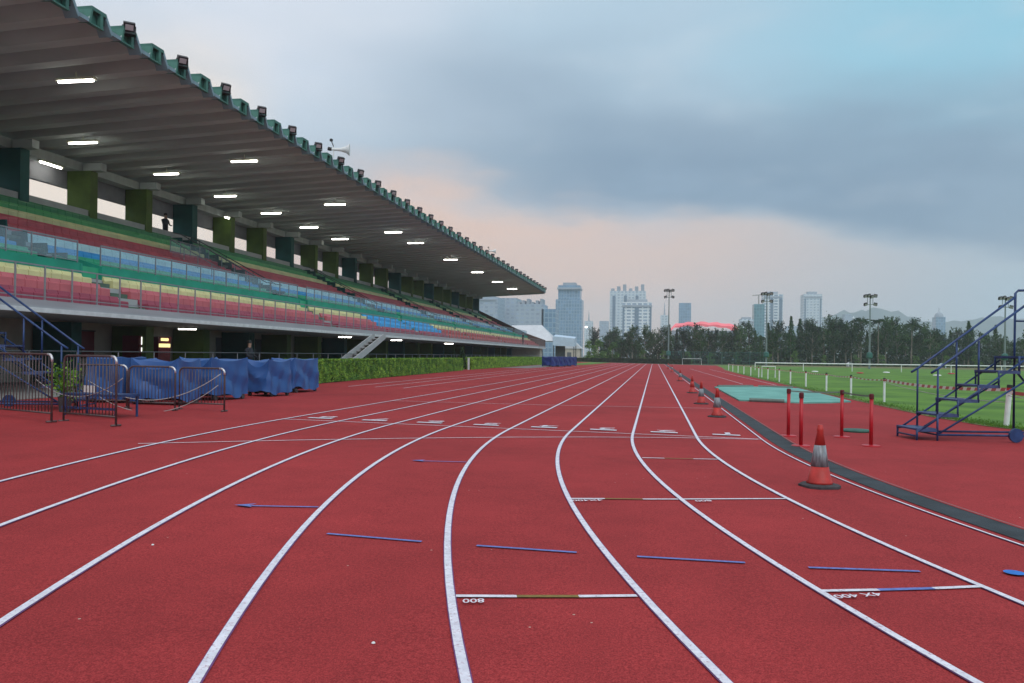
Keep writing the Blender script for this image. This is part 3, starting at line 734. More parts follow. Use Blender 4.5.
# ------------------------------------------------------------------ blue covered carts
def cover(x, y, rz, lx_, ly_, h, label, seed, m, dip=.0):
    rr = random.Random(seed)
    r = empty('covered_cart', (x,y,gz(x)-.004), rz, label, 'equipment cart', 'tarpaulin covered carts by the track')
    # cloth as a grid: top + skirts, folds grow towards the hem
    nx, ny, nz = 14, 10, 9
    b = MB(); per = []
    N_ = 88
    tri = lambda q: abs((q % 1.0)*2-1)
    def edge(t):   # rounded rectangle perimeter
        p = t*(2*lx_+2*ly_)
        if p < lx_: return (-lx_/2+p, -ly_/2, 0, -1)
        p -= lx_
        if p < ly_: return (lx_/2, -ly_/2+p, 1, 0)
        p -= ly_
        if p < lx_: return (lx_/2-p, ly_/2, 0, 1)
        p -= lx_
        return (-lx_/2, ly_/2-p, -1, 0)
    ph = [rr.random()*6 for _ in range(6)]
    rows = nz
    for j in range(rows+1):
        v = j/rows                                # 0 hem .. 1 top edge
        z = .13 + (h-.13)*v
        for i in range(N_):
            t = i/N_; ex, ey, nxn, nyn = edge(t)
            s = t*(2*lx_+2*ly_)
            fold = (.10*(tri(s*.85+ph[0]+v*.35)-.5)+.06*(tri(s*2.1+ph[1]-v*.7)-.5))*(1-v)**.6 + .10*(tri(s*.7+v*1.3+ph[3])-.6)*(1-abs(2*v-1))
            fl_ = .05*(1-v)**1.2
            zz = z + (.06*sin(s*3.3+ph[4])+.04*sin(s*8+ph[5])-.01)*(1-v)*.9 - (dip*v*(1-(2*ex/lx_)**2) if nyn else dip*.35*v*(1-(2*ey/ly_)**2))
            b.v.append((ex+nxn*(fold+fl_), ey+nyn*(fold+fl_), zz))
    for j in range(rows):
        for i in range(N_): b.f.append((j*N_+i, j*N_+(i+1) % N_, (j+1)*N_+(i+1) % N_, (j+1)*N_+i))
    # top: concentric rings sagging to the middle
    base = rows*N_
    prev = base
    for q in range(1, 6):
        k = 1-q/6
        o0 = len(b.v)
        for i in range(N_):
            ex, ey, _, _ = edge(i/N_)
            b.v.append((ex*k, ey*k, h + .02*sin(ex*k*7+ph[1])*sin(ey*k*6+ph[2]) - dip*(.25+.75*(1-k))*max(0,(1-(2*ex*k/lx_)**2*k))))
        for i in range(N_): b.f.append((prev+i, prev+(i+1) % N_, o0+(i+1) % N_, o0+i))
        prev = o0
    b.f.append(tuple(prev+i for i in range(N_)))
    tp = b.build('tarpaulin', m, r, True); tp.data.set_sharp_from_angle(angle=radians(20))
    b = MB(); b.box(-lx_/2+.08, lx_/2-.08, -ly_/2+.08, ly_/2-.08, .11, .2); b.build('chassis', M['black'], r)
    for sx in (-1,1):
        for sy in (-1,1):
            c = Vector((sx*(lx_/2-.02), sy*(ly_/2-.18), .07)); b = MB(); b.tube([c-Vector((.03,0,0)), c+Vector((.03,0,0))], .07, 12); b.build('wheel', M['cone_base'], r)
AX = radians(-20)
cover(-13.75, 19.6, radians(2), .95, 1.1, 1.16, 'blue tarpaulin covered cart farthest left behind the low barriers', 1, M['tarp'], .05)
cover(-12.32, 19.55, radians(2), 1.25, 1.1, 1.18, 'blue tarpaulin covered cart with sagging top behind the right low barrier', 2, M['tarp'], .3)
cover(-12.35, 21.95, radians(-12), 1.12, 1.5, 1.2, 'blue tarpaulin covered cart just right of the low barriers', 3, M['tarp'], .34)
cover(-11.85, 24.35, radians(-8), .82, 1.2, 1.15, 'blue tarpaulin covered cart second from the near hedge end', 4, M['tarp'], .26)
cover(-12.22, 27.1, radians(-4), .86, 1.7, 1.17, 'blue tarpaulin covered cart next to the near hedge end', 5, M['tarp'], .22)
for i, (x, y) in enumerate([(-12.3,100),(-11.9,103),(-11.5,106),(-11.1,109.5)]):
    cover(x, y, AX, 1.3, 2.2, 1.25, f'navy covered cart by the far hedge end, {ORD[i+1]} from the left', 10+i, M['tarp_dark'], .2)
# ropes of the drapes
# ------------------------------------------------------------------ crowd barriers
def barrier(w, h, nb):
    fr = MB(); c = .12
    pts = [(-w/2,0,.0),(-w/2,0,h-c)] + [(-w/2+c-c*cos(a), 0, h-c+c*sin(a)) for a in (pi/8,pi/4,3*pi/8)] + [(-w/2+c,0,h),(w/2-c,0,h)] + [(w/2-c+c*sin(a),0,h-c+c*cos(a)) for a in (pi/8,pi/4,3*pi/8)] + [(w/2,0,h-c),(w/2,0,0)]
    fr.tube(pts, .021, 8); fr.tube([(-w/2,0,.17),(w/2,0,.17)], .018, 8)
    g = MB()
    for i in range(1, nb): x = -w/2 + w*i/nb; g.tube([(x,0,.17),(x,0,h-.01)], .0085, 6)
    ft = MB(); ft.tube([(0,-.10,.018),(0,.10,.018)], .018, 8)
    cn = MB(); cn.tube([(w/2-c-.03,0,h)] + [(w/2-c+c*sin(a),0,h-c+c*cos(a)) for a in (pi/8,pi/4,3*pi/8)] + [(w/2,0,h-c-.02)], .0235, 8)
    return fr.mesh('frame', True), g.mesh('grille', True), ft.mesh('foot', True), cn.mesh('worn_corner', True)
def place_barrier(p, q, h, nb, label):
    p, q = Vector(p), Vector(q); w = (q-p).length; c = (p+q)/2; rz = atan2(q.y-p.y, q.x-p.x)
    fr, g, ft, cn = barrier(w, h, nb)
    r = empty('crowd_barrier', (c.x,c.y,gz(c.x)-.004), rz, label, 'barrier', 'steel crowd barriers on the left')
    link('frame', fr, M['barrier'], r); link('grille', g, M['barrier'], r); link('worn_corner', cn, M['bright_corner'], r)
    for s in (-1,1): o = link('foot', ft, M['barrier'], r); o.location = (s*w/2, 0, 0)
    return r
b1 = place_barrier((-13.05,14.7),(-11.05,13.85), 1.27, 19, 'brownish steel crowd barrier at the left edge, nearest and widest looking')
b2 = place_barrier((-11.15,14.3),(-9.62,13.7), 1.27, 16, 'brownish steel crowd barrier with a white notice, second from the left edge')
place_barrier((-13.35,17.5),(-12.19,17.75), 1.0, 13, 'low steel crowd barrier half hidden behind the taller barriers')
place_barrier((-12.0,17.55),(-10.80,17.5), 1.0, 14, 'low steel crowd barrier in the middle of the low row, before the covers')
place_barrier((-11.0,18.0),(-9.72,17.75), .99, 14, 'low steel crowd barrier at the right end of the row')
b = MB(); b.box(-.17,.17,-.005,.005,0,.13); o = b.build('paper_notice', M['white']); o.location = (-10.42,14.04,.72); o.rotation_euler = (0,0,atan2(-.6,1.53)); tag(o, 'small white paper notice hung on the second crowd barrier', 'notice')
def sag(p, q, d, n=16): 
    p, q = Vector(p), Vector(q)
    return [p.lerp(q, i/n) - Vector((0,0,d*4*(i/n)*(1-i/n))) for i in range(n+1)]
b = MB(); b.tube(sag((-12.9,17.35,.80),(-9.75,17.62,1.0), .52), .011, 5); o = b.build('rope', M['rope'], smooth=True); tag(o, 'pale rope sagging across the low barriers, upper one', 'rope', 'ropes on the barriers')
b = MB(); b.tube(sag((-12.6,17.15,.52),(-9.74,17.5,.75), .52), .009, 5); o = b.build('rope', M['rope'], smooth=True); tag(o, 'pale rope sagging almost to the ground, lower one', 'rope', 'ropes on the barriers')
b = MB(); b.tube(sag((-12.5,15.2,.9),(-9.7,14.0,1.0), .35), .009, 5); o = b.build('rope', M['rope'], smooth=True); tag(o, 'pale rope sagging behind the tall barriers', 'rope', 'ropes on the barriers')

# ------------------------------------------------------------------ mobile blue stair stands
def stair_stand(label, loc, rz):
    r = empty('mobile_stair', loc, rz, label, 'mobile stair', 'blue mobile stair stands')
    W = .8; T = .405; RZ = [.25 + .294*i for i in range(6)]
    for i in range(5):
        b = MB(); b.box(i*T-.03 if i else -.02, i*T+T+.02, 0, W, RZ[i]-.035, RZ[i]); 
        b.box(i*T-.02, i*T+T+.02, -.03, -.002, RZ[i]-.06, RZ[i]+.004); b.box(i*T-.02, i*T+T+.02, W+.002, W+.03, RZ[i]-.06, RZ[i]+.004)
        b.build('tread', M['blue_tread'], r)
    b = MB(); b.box(5*T-.02, 3.38, 0, W, RZ[5]-.04, RZ[5]); b.box(6*T-.18, 3.38, -.03, -.002, RZ[5]-.42, RZ[5]+.004); b.box(5*T-.02, 3.38, W+.002, W+.03, RZ[5]-.05, RZ[5]+.004); b.build('platform', M['steel_blue'], r)
    f = MB(); t = .02
    for y in (-.015, W+.015):
        f.tube([(.05,y,RZ[0]-.05),(5*T+.1,y,RZ[5]-.08)], t, 6)
        f.tube([(.40,y,.13),(5*T+.1,y,RZ[4]-.22)], t, 6)
        f.tube([(.42,y,.13),(3.4,y,.13)], .024, 6)
        f.tube([(0,y,0),(0,y,RZ[0])], .022, 6); f.tube([(.41,y,.0 if y < 0 else .02),(.41,y,RZ[1])], .022, 6)
        f.tube([(5*T,y,RZ[4]),(5*T,y,RZ[5])], .024, 6)
        f.tube([(6*T+.02,y,RZ[4]),(3.38,y,.3)], .022, 6)
        for i in range(1,5): f.tube([(i*T+.0,y,RZ[i-1]-.05),(i*T+.0,y,RZ[i])], .02, 6)
    f.tube([(0,0,.1),(0,W,.1)], .018, 6); f.tube([(.41,0,.13),(.41,W,.13)], .018, 6)
    f.build('frame', M['steel_blue'], r, True)
    h = MB()
    for y in (-.015, W+.015):
        h.tube([(.27,y,1.36),(.41,y,1.45),(6*T,y,2.96)], .024, 8)
        for i in (1,3): h.tube([(i*T,y,RZ[i]),(i*T,y,RZ[i]+.86+.02)], .021, 6)
        h.tube([(6*T,y,.14),(6*T,y,3.04),(6*T+.06,y,3.10),(3.34,y,3.12),(3.4,y,3.06),(3.4,y,.14)], .026, 8)
        h.tube([(6*T,y,2.46),(3.4,y,2.46)], .020, 6)
    h.build('handrail', M['steel_blue'], r, True)
    for y in (-.06,):
        b = MB(); b.tube([(1.95,y-.03,.14),(1.95,y+.03,.14)], .14, 16); b.build('wheel', M['steel_blue'], r)
    return r
stair_stand('blue steel mobile stair with handrails on the apron at the right', (5.18,17.76,gz(6.3)-.004), radians(9.7))
stair_stand('blue steel mobile stair behind the tall barriers at the left', (-12.75,17.4,gz(-13.5)-.004), radians(194))
# blue low bench in front of the left stair
r = empty('equipment_trolley', (-11.3,15.6,gz(-11.3)-.004), radians(-12), 'low blue steel trolley behind the second tall barrier', 'trolley')
b = MB(); b.box(-.75,.75,-.3,.3,.42,.47); b.box(-.75,.75,-.31,-.29,.15,.2); b.build('deck', M['steel_blue'], r)
for sx in (-.7,.7):
    for sy in (-.27,.27): b = MB(); b.tube([(sx,sy,0),(sx,sy,.42)], .025, 6); b.build('leg', M['steel_blue'], r)
r = empty('potted_plant', (-12.6,16.2,gz(-12)-.004), 0, 'leafy yellow green plant behind the second tall barrier', 'plant'); r.scale = (.72,.72,.85)
b = MB()
for i in range(500): leaf_quads(b, (rnd.gauss(0,.20), rnd.gauss(0,.16), .80+rnd.gauss(0,.20)), .10)
b.build('foliage', M['leaf_hedge'], r, raw=True)
b = MB(); b.lathe([(.16,0),(.2,.35),(.21,.4),(.18,.4)], 14); b.build('pot', M['cone_base'], r); b = MB()
for i in range(5): b.tube([(0,0,.38),(rnd.gauss(0,.25),rnd.gauss(0,.1),.9)], .012, 5)
b.build('stems', M['bark'], r)

# ------------------------------------------------------------------ traffic cones
def make_cone():
    r = empty('traffic_cone', (0,0,0), 0, 'x', 'traffic cone', 'traffic cones along the inner line')
    b = MB(); a = .215
    oct_ = [(a,-a*.55),(a,a*.55),(a*.55,a),(-a*.55,a),(-a,a*.55),(-a,-a*.55),(-a*.55,-a),(a*.55,-a)]
    vs = [(x,y,.0) for x,y in oct_] + [(x,y,.028) for x,y in oct_] + [(x*.86,y*.86,.045) for x,y in oct_]
    b.add(vs, [tuple(range(8))[::-1]] + [(i,(i+1) % 8,8+(i+1) % 8,8+i) for i in range(8)] + [(8+i,8+(i+1) % 8,16+(i+1) % 8,16+i) for i in range(8)] + [tuple(range(16,24))])
    b.build('base', M['cone_base'], r)
    b = MB(); b.lathe([(.155,.046),(.150,.07),(.138,.09),(.104,.255)], 24); b.build('skirt', M['cone_red'], r, True)
    b = MB(); b.lathe([(.106,.253),(.066,.51)], 24); b.build('sleeve', M['cone_band'], r, True)
    b = MB(); b.lathe([(.0655,.505),(.035,.675),(.040,.69),(.038,.715),(.034,.72),(.032,.75),(.024,.757)], 24); b.build('tip', M['cone_red'], r, True)
    return r
cone = make_cone()
cpos = [(2.0,10.62,'red and grey traffic cone nearest the camera beside the inner line', .4), (1.63,22.3,'red and grey traffic cone second along the line, before the teal mat', 1.2),
        (1.55,28.3,'red and grey traffic cone third along the line', 2.0),(1.63,36.8,'all red traffic cone fourth along the line', .2),
        (1.67,54.9,'small far traffic cone fifth along the line', .9),(1.83,87.3,'tiny far traffic cone sixth along the line', 0),(1.77,108.4,'tiniest farthest traffic cone seventh along the line', 0)]
for i, (x, y, lb, rz) in enumerate(cpos):
    c = cone if i == 0 else copy_tree(cone)
    c.location = (x, y, gz(x)-.004); c.rotation_euler = (0,0,rz); c['label'] = lb
    if i == 3:
        for ch in c.children:
            if ch.name.startswith('sleeve'):
                ch.data = ch.data.copy(); ch.data.materials[0] = M['cone_red']

# ------------------------------------------------------------------ red belt posts
pp = [(2.68,17.48),(2.60,15.54),(3.76,17.76),(3.92,16.1)]
pl = ['red belt post, far left of the four on the apron','red belt post closest to the drain strip','red belt post at the back, third from the left','red belt post nearest the blue stair, rightmost of the four']
def belt_post(i):
    x, y = pp[i]
    r = empty('belt_post', (x,y,gz(x)-.004), 0, pl[i], 'barrier post', 'red belt posts on the apron')
    b = MB(); b.lathe([(.165,0),(.165,.012),(.15,.022),(.03,.03)], 28); b.build('base', M['red_post'], r)
    b = MB(); b.lathe([(.034,.028),(.034,.86)], 16); b.build('pole', M['red_post'], r, True)
    b = MB(); b.lathe([(.04,.862),(.042,.865),(.042,.945),(.030,.96)], 16); b.build('cap', M['red_dark'], r)
    return r
posts = [belt_post(i) for i in range(4)]
def belt(i, j):
    a, c = Vector((*pp[i], gz(pp[i][0]))), Vector((*pp[j], gz(pp[j][0])))
    d = (c-a); b = MB(); n = 8; o = posts[i].location
    for k in range(n+1):
        t = k/n; p = a + d*(.03/d.length + t*(1-.06/d.length)); s = -.015*4*t*(1-t)
        b.v += [(p.x-o.x,p.y-o.y,p.z-o.z+.895+s),(p.x-o.x,p.y-o.y,p.z-o.z+.922+s)]
    b.f = [(2*k,2*k+2,2*k+3,2*k+1) for k in range(n)]
    o2 = b.build('belt', M['belt'], posts[i], raw=True); md = o2.modifiers.new('t','SOLIDIFY'); md.thickness = .003
belt(0,2); belt(2,3)
b = MB(); b.lathe([(.30,0),(.31,.03),(.27,.055),(.05,.07)], 26); o = b.build('round_lid', M['lid']); o.location = (4.38,19.3,gz(4.38)-.004); tag(o, 'dark green round lid lying on the apron behind the red posts', 'lid')

# teal mat sheet over the pit
r = empty('pit_cover', (0,0,0), 0, 'teal flat cover sheet laid on the apron before the grass', 'pit cover')
b = MB(); pts = [(3.05,31.2),(5.3,31.0),(6.3,31.8),(7.35,33.2),(7.5,38),(7.6,46.5),(5.4,46.8),(3.1,44.5)]; n = len(pts)
b.add([(x,y,gz(x)-.003) for x,y in pts]+[(x,y,gz(x)+.05) for x,y in pts], [tuple(range(n))[::-1], tuple(range(n,2*n))]+[(i,(i+1) % n,n+(i+1) % n,n+i) for i in range(n)])
b.build('sheet', M['mat_teal'], r)
b = MB()
for (xa,ya),(xb,yb) in (((3.4,31.08),(4.6,30.98)),((3.3,44.9),(5.3,46.9)),((5.6,47.0),(7.4,46.8))):
    b.tube([(xa,ya,gz(xa)+.06),(xb,yb,gz(xb)+.06)], .07, 8)
b.build('weight_bag', M['belt'], r)

# ------------------------------------------------------------------ white marker posts with tape
WP = [(8.84,22.99),(8.83,34.36),(8.68,39.24),(8.72,44.84),(8.70,50.6),(8.55,55.2),(8.55,60.0),(8.62,66.4),(8.70,72.8),(8.85,80),(9.0,87.5),(9.15,95),(9.3,103),(9.5,111)]
wm = MB().lathe([(.045,0),(.045,.80)], 10).mesh('post_body'); rm = MB().lathe([(.048,.801),(.048,.865)], 10).mesh('red_band'); km = MB().lathe([(.046,.866),(.046,.93),(.03,.94)], 10).mesh('black_cap')
for i, (x, y) in enumerate(WP):
    lb = ('white marker post with red band, leaning behind the blue stair' if i == 0 else f'white marker post with red band on the grass edge, {ordw(i+1)} from the camera')
    r = empty('marker_post', (x,y,gz(x)+.004), rnd.random(), lb, 'marker post', 'white marker posts along the grass edge')
    link('post_body', wm, M['white'], r); link('red_band', rm, M['red_post'], r); link('black_cap', km, M['black'], r)
    if i == 0: r.rotation_euler = (0, radians(4), 0); r.scale = (1.5,1.5,1.12)
# red and white tape between first posts
def mat_tape():
    m = mat('red_white_tape', (.7,.7,.68), .6, 0); nt = m.node_tree; N = nt.nodes; L = nt.links
    tc = N.new('ShaderNodeTexCoord'); w = N.new('ShaderNodeTexWave'); w.wave_type = 'BANDS'; w.bands_direction = 'DIAGONAL'; w.inputs['Scale'].default_value = 1.1; w.inputs['Distortion'].default_value = 0
    L.new(tc.outputs['Object'], w.inputs['Vector']); r = N.new('ShaderNodeValToRGB'); r.color_ramp.interpolation = 'CONSTANT'
    r.color_ramp.elements[0].color = (.72,.70,.66,1); r.color_ramp.elements[1].color = (.42,.10,.09,1); r.color_ramp.elements[1].position = .5
    L.new(w.outputs['Fac'], r.inputs['Fac']); L.new(r.outputs['Color'], N['Principled BSDF'].inputs['Base Color']); return m
M['tape'] = mat_tape()
ALLP = [(11.6,14.6)] + WP
for i in range(len(ALLP)-1):
    (xa,ya),(xb,yb) = ALLP[i], ALLP[i+1]
    za, zb = (.93 if i == 1 else .86), .86
    ps = sag((xa,ya,gz(xa)+za),(xb,yb,gz(xb)+zb), .10 if i < 2 else .05)
    b = MB(); n = len(ps); w = .045 if i < 2 else .02
    for p in ps: b.v += [(p.x,p.y,p.z-w),(p.x,p.y,p.z+w)]
    b.f = [(2*k,2*k+2,2*k+3,2*k+1) for k in range(n-1)]
    o = b.build('barrier_tape', M['tape'], raw=True); md = o.modifiers.new('t','SOLIDIFY'); md.thickness = .004
    tag(o, f'red and white barrier tape strung between marker posts, {ordw(i+1)} span from the right', 'barrier tape', 'tape spans along the grass edge')
for i in (0,1):
    (xa,ya),(xb,yb) = ALLP[i], ALLP[i+1]
    b = MB(); b.tube(sag((xa,ya,gz(xa)+.60),(xb,yb,gz(xb)+.78), .12), .010, 5); o = b.build('rope', M['rope'], smooth=True); tag(o, ['pale rope below the tape right of the leaning post','pale rope below the tape left of the leaning post'][i], 'rope', 'ropes below the tape')

# white pitch rail around the field
r = empty('pitch_rail', (0,0,0), 0, 'long low white rail fence across the far side of the field', 'rail fence')
A, B_ = Vector((13.85,120,0)), Vector((92,126,0))
z = gz(20)
b = MB(); b.tube([A+Vector((0,0,z+.92+.1)), B_+Vector((0,0,z+.92+.1))], .075, 8); b.build('rail', M['white'], r)
for i in range(13):
    p = A.lerp(B_, i/12); b = MB(); b.tube([p+Vector((0,0,z)), p+Vector((0,0,z+.96))], .055, 8); b.build('post', M['white'], r)
# small white football goal and hurdle stand on the grass
def goal(x, y, w, h, rz, label):
    r = empty('small_goal', (x,y,gz(x)+.004), rz, label, 'goal', 'white goals on the field')
    b = MB(); b.tube([(-w/2,0,0),(-w/2,0,h),(w/2,0,h),(w/2,0,0)], .04, 8); b.build('frame', M['white'], r)
    for s_ in (-1,1): b = MB(); b.tube([(s_*w/2,0,h),(s_*w/2,h*.6,0)], .025, 6); b.build('stay', M['white'], r)
goal(9.6, 73.5, 1.1, .95, 0, 'small white goal frame near the row of marker posts')
goal(8.0, 183, 4.0, 1.3, 0, 'white goal frame at the far end of the track by the mast')
# things lying in the field
for i, (x, y, c) in enumerate([(24,104,'red_post'),(30,96,'white'),(20,110,'white'),(36,110,'red_post'),(29,112,'white')]):
    b = MB(); b.lathe([(.10,0),(.42,.05),(.36,.14),(.05,.17)], 14); o = b.build('field_marker', M[c]); o.location = (x,y,gz(x)+.004)
    tag(o, f'{"red" if c == "red_post" else "white"} low field marker dome, {ORD[sorted([.23,.3125,.1818,.3273,.2589]).index([.23,.3125,.1818,.3273,.2589][i])+1]} from the left on the far grass', 'field marker', 'marker domes on the field')

# ------------------------------------------------------------------ far hedge, fence, masts
r = empty('far_hedge', (-4.6,185,.0), 0, 'dark green long low hedge closing the far end of the track', 'hedge')
b = MB(); b.box(-12.3,12.3,.1,1.3,0,.95); b.build('hedge_core', M['twig'], r)
b = MB()
for i in range(7000): leaf_quads(b, (rnd.uniform(-12.4,12.4), rnd.gauss(.05,.06), rnd.uniform(0,1.02)), .26, (0,-1,.4))
for i in range(3500): leaf_quads(b, (rnd.uniform(-12.4,12.4), rnd.uniform(0,1.3), 1.0+rnd.gauss(0,.03)), .26, (0,0,1))
b.build('foliage', M['leaf_under'], r, raw=True)
r = empty('net_fence', (0,0,0), 0, 'green wire net fence on posts in front of the far trees', 'fence')
z = gz(12); FY = 192
b = MB()
for i in range(8): b.tube([(3+3*i,FY,z-.1),(3+3*i,FY,z+2.9)], .045, 6)
b.build('posts', M['green_steel'], r)
b = MB(); b.tube([(3,FY,z+2.9),(24,FY,z+2.9)], .035, 6); b.tube([(3,FY,z+.9),(24,FY,z+.9)], .03, 6); b.build('rail', M['green_steel'], r)
b = MB(); b.quad((3,FY,z),(24,FY,z),(24,FY,z+2.9),(3,FY,z+2.9)); b.build('net', M['mesh_green'], r)
mast0 = [(3.1,190,16.5,'first'),(21.7,170,14.4,'second'),(37.3,155,12.9,'third'),(57.3,150,12.2,'fourth')]
for x, y, h, od in mast0:
    r = empty('floodlight_mast', (x,y,gz(x)-.01), 0, f'tall grey green floodlight mast with lamp cluster, {od} from the left', 'floodlight mast', 'floodlight masts around the field')
    b = MB(); b.tube([(0,0,0),(0,0,h)], [.20,.09], 10); b.build('pole', M['mast'], r)
    b = MB(); b.tube([(-.95,0,h-.25),(.95,0,h-.25)], .06, 6); b.tube([(-.95,0,h-1.55),(.95,0,h-1.55)], .06, 6); b.tube([(-.45,0,h-1.55),(-.45,0,h+.1)], .05, 6); b.tube([(.45,0,h-1.55),(.45,0,h+.1)], .05, 6); b.build('crossbars', M['mast'], r)
    for lx_, lz, s in ((-.85,.0,1),(.85,.05,-1),(-.8,-1.45,1),(.85,-1.45,-1),(.25,-.1,1),(-.25,.1,1)):
        b = MB(); m_ = Matrix.Rotation(radians(35), 3, 'X') @ Matrix.Rotation(radians(25*s), 3, 'Z'); b.obox((lx_,-.15,h+lz-.05), .58, .30, .50, m_); lp = b.build('lamp_head', M['black'], r)
        b = MB(); b.obox(Vector((lx_,-.15,h+lz-.05)) + m_ @ Vector((0,-.16,0)), .48, .02, .4, m_); b.build('lamp_glass', M['lens'], lp)
    b = MB(); b.lathe([(.45,.0),(.55,.2),(.5,.9),(.2,1.1)], 10, (0,0,1.9)); b.build('pole_cabinet', M['green_steel'], r)

# ------------------------------------------------------------------ trees
def crown_mesh(kind, seed):
    rr = random.Random(seed); b = MB()
    def leaf(p, s):
        n = Vector((rr.gauss(0,1), rr.gauss(0,1), rr.gauss(0,1)+.3)).normalized(); t = n.cross(Vector((rr.gauss(0,1), rr.gauss(0,1), rr.gauss(0,1)))).normalized(); w = n.cross(t); p = Vector(p)
        b.add([p-t*s*.5, p+w*s*.32, p+t*s*.5, p-w*s*.32], [(0,1,2,3)])
    H = 10.0; limbs = []
    if kind == 'feather':      # upright casuarina, wispy sprays pointing up
        for i in range(46):
            z = 2.6 + rr.random()**.9*6.2; a = rr.random()*2*pi; L_ = (1.9*(1-((z-3.2)/8.2)**2)+.25)*rr.uniform(.5,1.15)
            tip = Vector((cos(a)*L_, sin(a)*L_, z + L_*rr.uniform(.5,1.2))); limbs.append(((0,0,z), tip))
            for k in range(48):
                u = rr.random()**.6; p = Vector((0,0,z)).lerp(tip, u) + Vector((rr.gauss(0,.20),rr.gauss(0,.20),rr.gauss(0,.26)))
                leaf(p, rr.uniform(.18,.40))
        for k in range(70): leaf((rr.gauss(0,.16), rr.gauss(0,.16), 8.4+rr.random()*1.8), rr.uniform(.2,.4))
    elif kind == 'broad':      # round irregular clumps
        for i in range(22):
            a = rr.random()*2*pi; z = rr.uniform(3.0,8.8); R_ = 2.6*sqrt(max(.05,1-((z-5.6)/3.9)**2))*rr.uniform(.35,1); c = Vector((cos(a)*R_, sin(a)*R_, z)); s = rr.uniform(.6,1.15); limbs.append(((0,0,max(1.8,z-2.2)), c))
            for k in range(80):
                d = Vector((rr.gauss(0,1), rr.gauss(0,1), rr.gauss(0,.8))).normalized()*s*rr.uniform(.55,1.05); leaf(c+d, rr.uniform(.25,.5))
    elif kind == 'conifer':    # slender pointed
        for i in range(1500):
            z = 1.8 + rr.random()**1.25*8.2; R_ = 1.15*(1-(z-1.8)/8.6)**.75+.05; a = rr.random()*2*pi; q = rr.random()**.5*R_*(1+.25*sin(z*5+a*2)); leaf((cos(a)*q, sin(a)*q, z), rr.uniform(.22,.45))
        for i in range(12): z = 2.5+i*.5; a = i*2.4; limbs.append(((0,0,z), Vector((cos(a)*.9, sin(a)*.9, z+.2))))
    elif kind == 'palm':       # loose feathery fronds on a thin stem
        for i in range(17):
            a = i*2*pi/17 + rr.uniform(-.2,.2); up = rr.uniform(.2,1.3)
            for k in range(26):
                u = k/25; r_ = 2.4*u; p = Vector((cos(a)*r_, sin(a)*r_, 7.9 + up*u*1.6 - 1.9*u*u)); 
                for s in (-1,1): leaf(p + Vector((-sin(a),cos(a),0))*s*.14 + Vector((0,0,-.06)), .34*(1.1-.5*u))
            limbs.append(((0,0,7.9), Vector((cos(a)*1.1, sin(a)*1.1, 7.9+up*.6-.4))))
    elif kind == 'bushy':      # low undergrowth tree
        for i in range(14):
            a = rr.random()*2*pi; z = rr.uniform(1.2,7.6); R_ = rr.uniform(.3,2.6); c = Vector((cos(a)*R_, sin(a)*R_, z)); s = rr.uniform(.7,1.3); limbs.append(((0,0,.8), c))
            for k in range(110):
                d = Vector((rr.gauss(0,1), rr.gauss(0,1), rr.gauss(0,.8))).normalized()*s*rr.uniform(.4,1.05); leaf(c+d, rr.uniform(.3,.6))
    me = bpy.data.meshes.new('crown'); me.from_pydata(b.v, [], b.f); me.update()
    t = MB(); top = 8.6 if kind != 'palm' else 8.0
    if kind == 'bushy': top = 4
    t.tube([(0,0,-.1),(.05,.03,2),(-.05,.05,5),(0,0,top)], [.20,.15,.10,.03], 7)
    for p, q in limbs: t.tube([p, Vector(p).lerp(q,.55)+Vector((0,0,-.1)), q], [.06,.04,.015], 4, False)
    return me, t.mesh('trunk', True)
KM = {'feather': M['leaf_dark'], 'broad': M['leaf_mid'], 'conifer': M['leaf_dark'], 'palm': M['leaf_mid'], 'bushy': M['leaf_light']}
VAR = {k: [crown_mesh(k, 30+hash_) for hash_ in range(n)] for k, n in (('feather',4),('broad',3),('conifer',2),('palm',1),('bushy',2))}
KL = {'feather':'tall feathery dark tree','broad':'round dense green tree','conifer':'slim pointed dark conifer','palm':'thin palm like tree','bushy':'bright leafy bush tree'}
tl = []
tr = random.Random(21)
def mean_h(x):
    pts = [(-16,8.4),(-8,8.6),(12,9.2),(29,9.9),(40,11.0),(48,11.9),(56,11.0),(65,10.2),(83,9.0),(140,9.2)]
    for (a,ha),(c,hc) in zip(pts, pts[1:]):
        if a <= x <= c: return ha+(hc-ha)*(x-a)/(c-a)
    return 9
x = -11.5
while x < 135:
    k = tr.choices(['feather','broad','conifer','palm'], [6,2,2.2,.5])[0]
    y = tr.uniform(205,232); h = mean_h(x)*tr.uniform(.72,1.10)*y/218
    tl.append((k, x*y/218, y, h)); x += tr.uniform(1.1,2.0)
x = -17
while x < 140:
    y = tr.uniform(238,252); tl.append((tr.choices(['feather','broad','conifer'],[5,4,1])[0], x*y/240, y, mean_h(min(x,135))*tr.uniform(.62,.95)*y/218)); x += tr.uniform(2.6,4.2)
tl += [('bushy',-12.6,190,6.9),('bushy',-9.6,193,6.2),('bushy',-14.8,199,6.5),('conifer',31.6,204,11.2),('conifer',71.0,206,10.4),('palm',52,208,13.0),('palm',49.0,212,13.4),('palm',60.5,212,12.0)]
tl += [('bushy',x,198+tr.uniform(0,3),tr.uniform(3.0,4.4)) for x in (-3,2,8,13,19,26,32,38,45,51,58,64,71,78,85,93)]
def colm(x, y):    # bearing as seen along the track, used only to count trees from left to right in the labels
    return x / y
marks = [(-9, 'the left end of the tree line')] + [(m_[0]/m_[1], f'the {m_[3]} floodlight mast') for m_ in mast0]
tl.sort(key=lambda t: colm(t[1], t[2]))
cn = {}
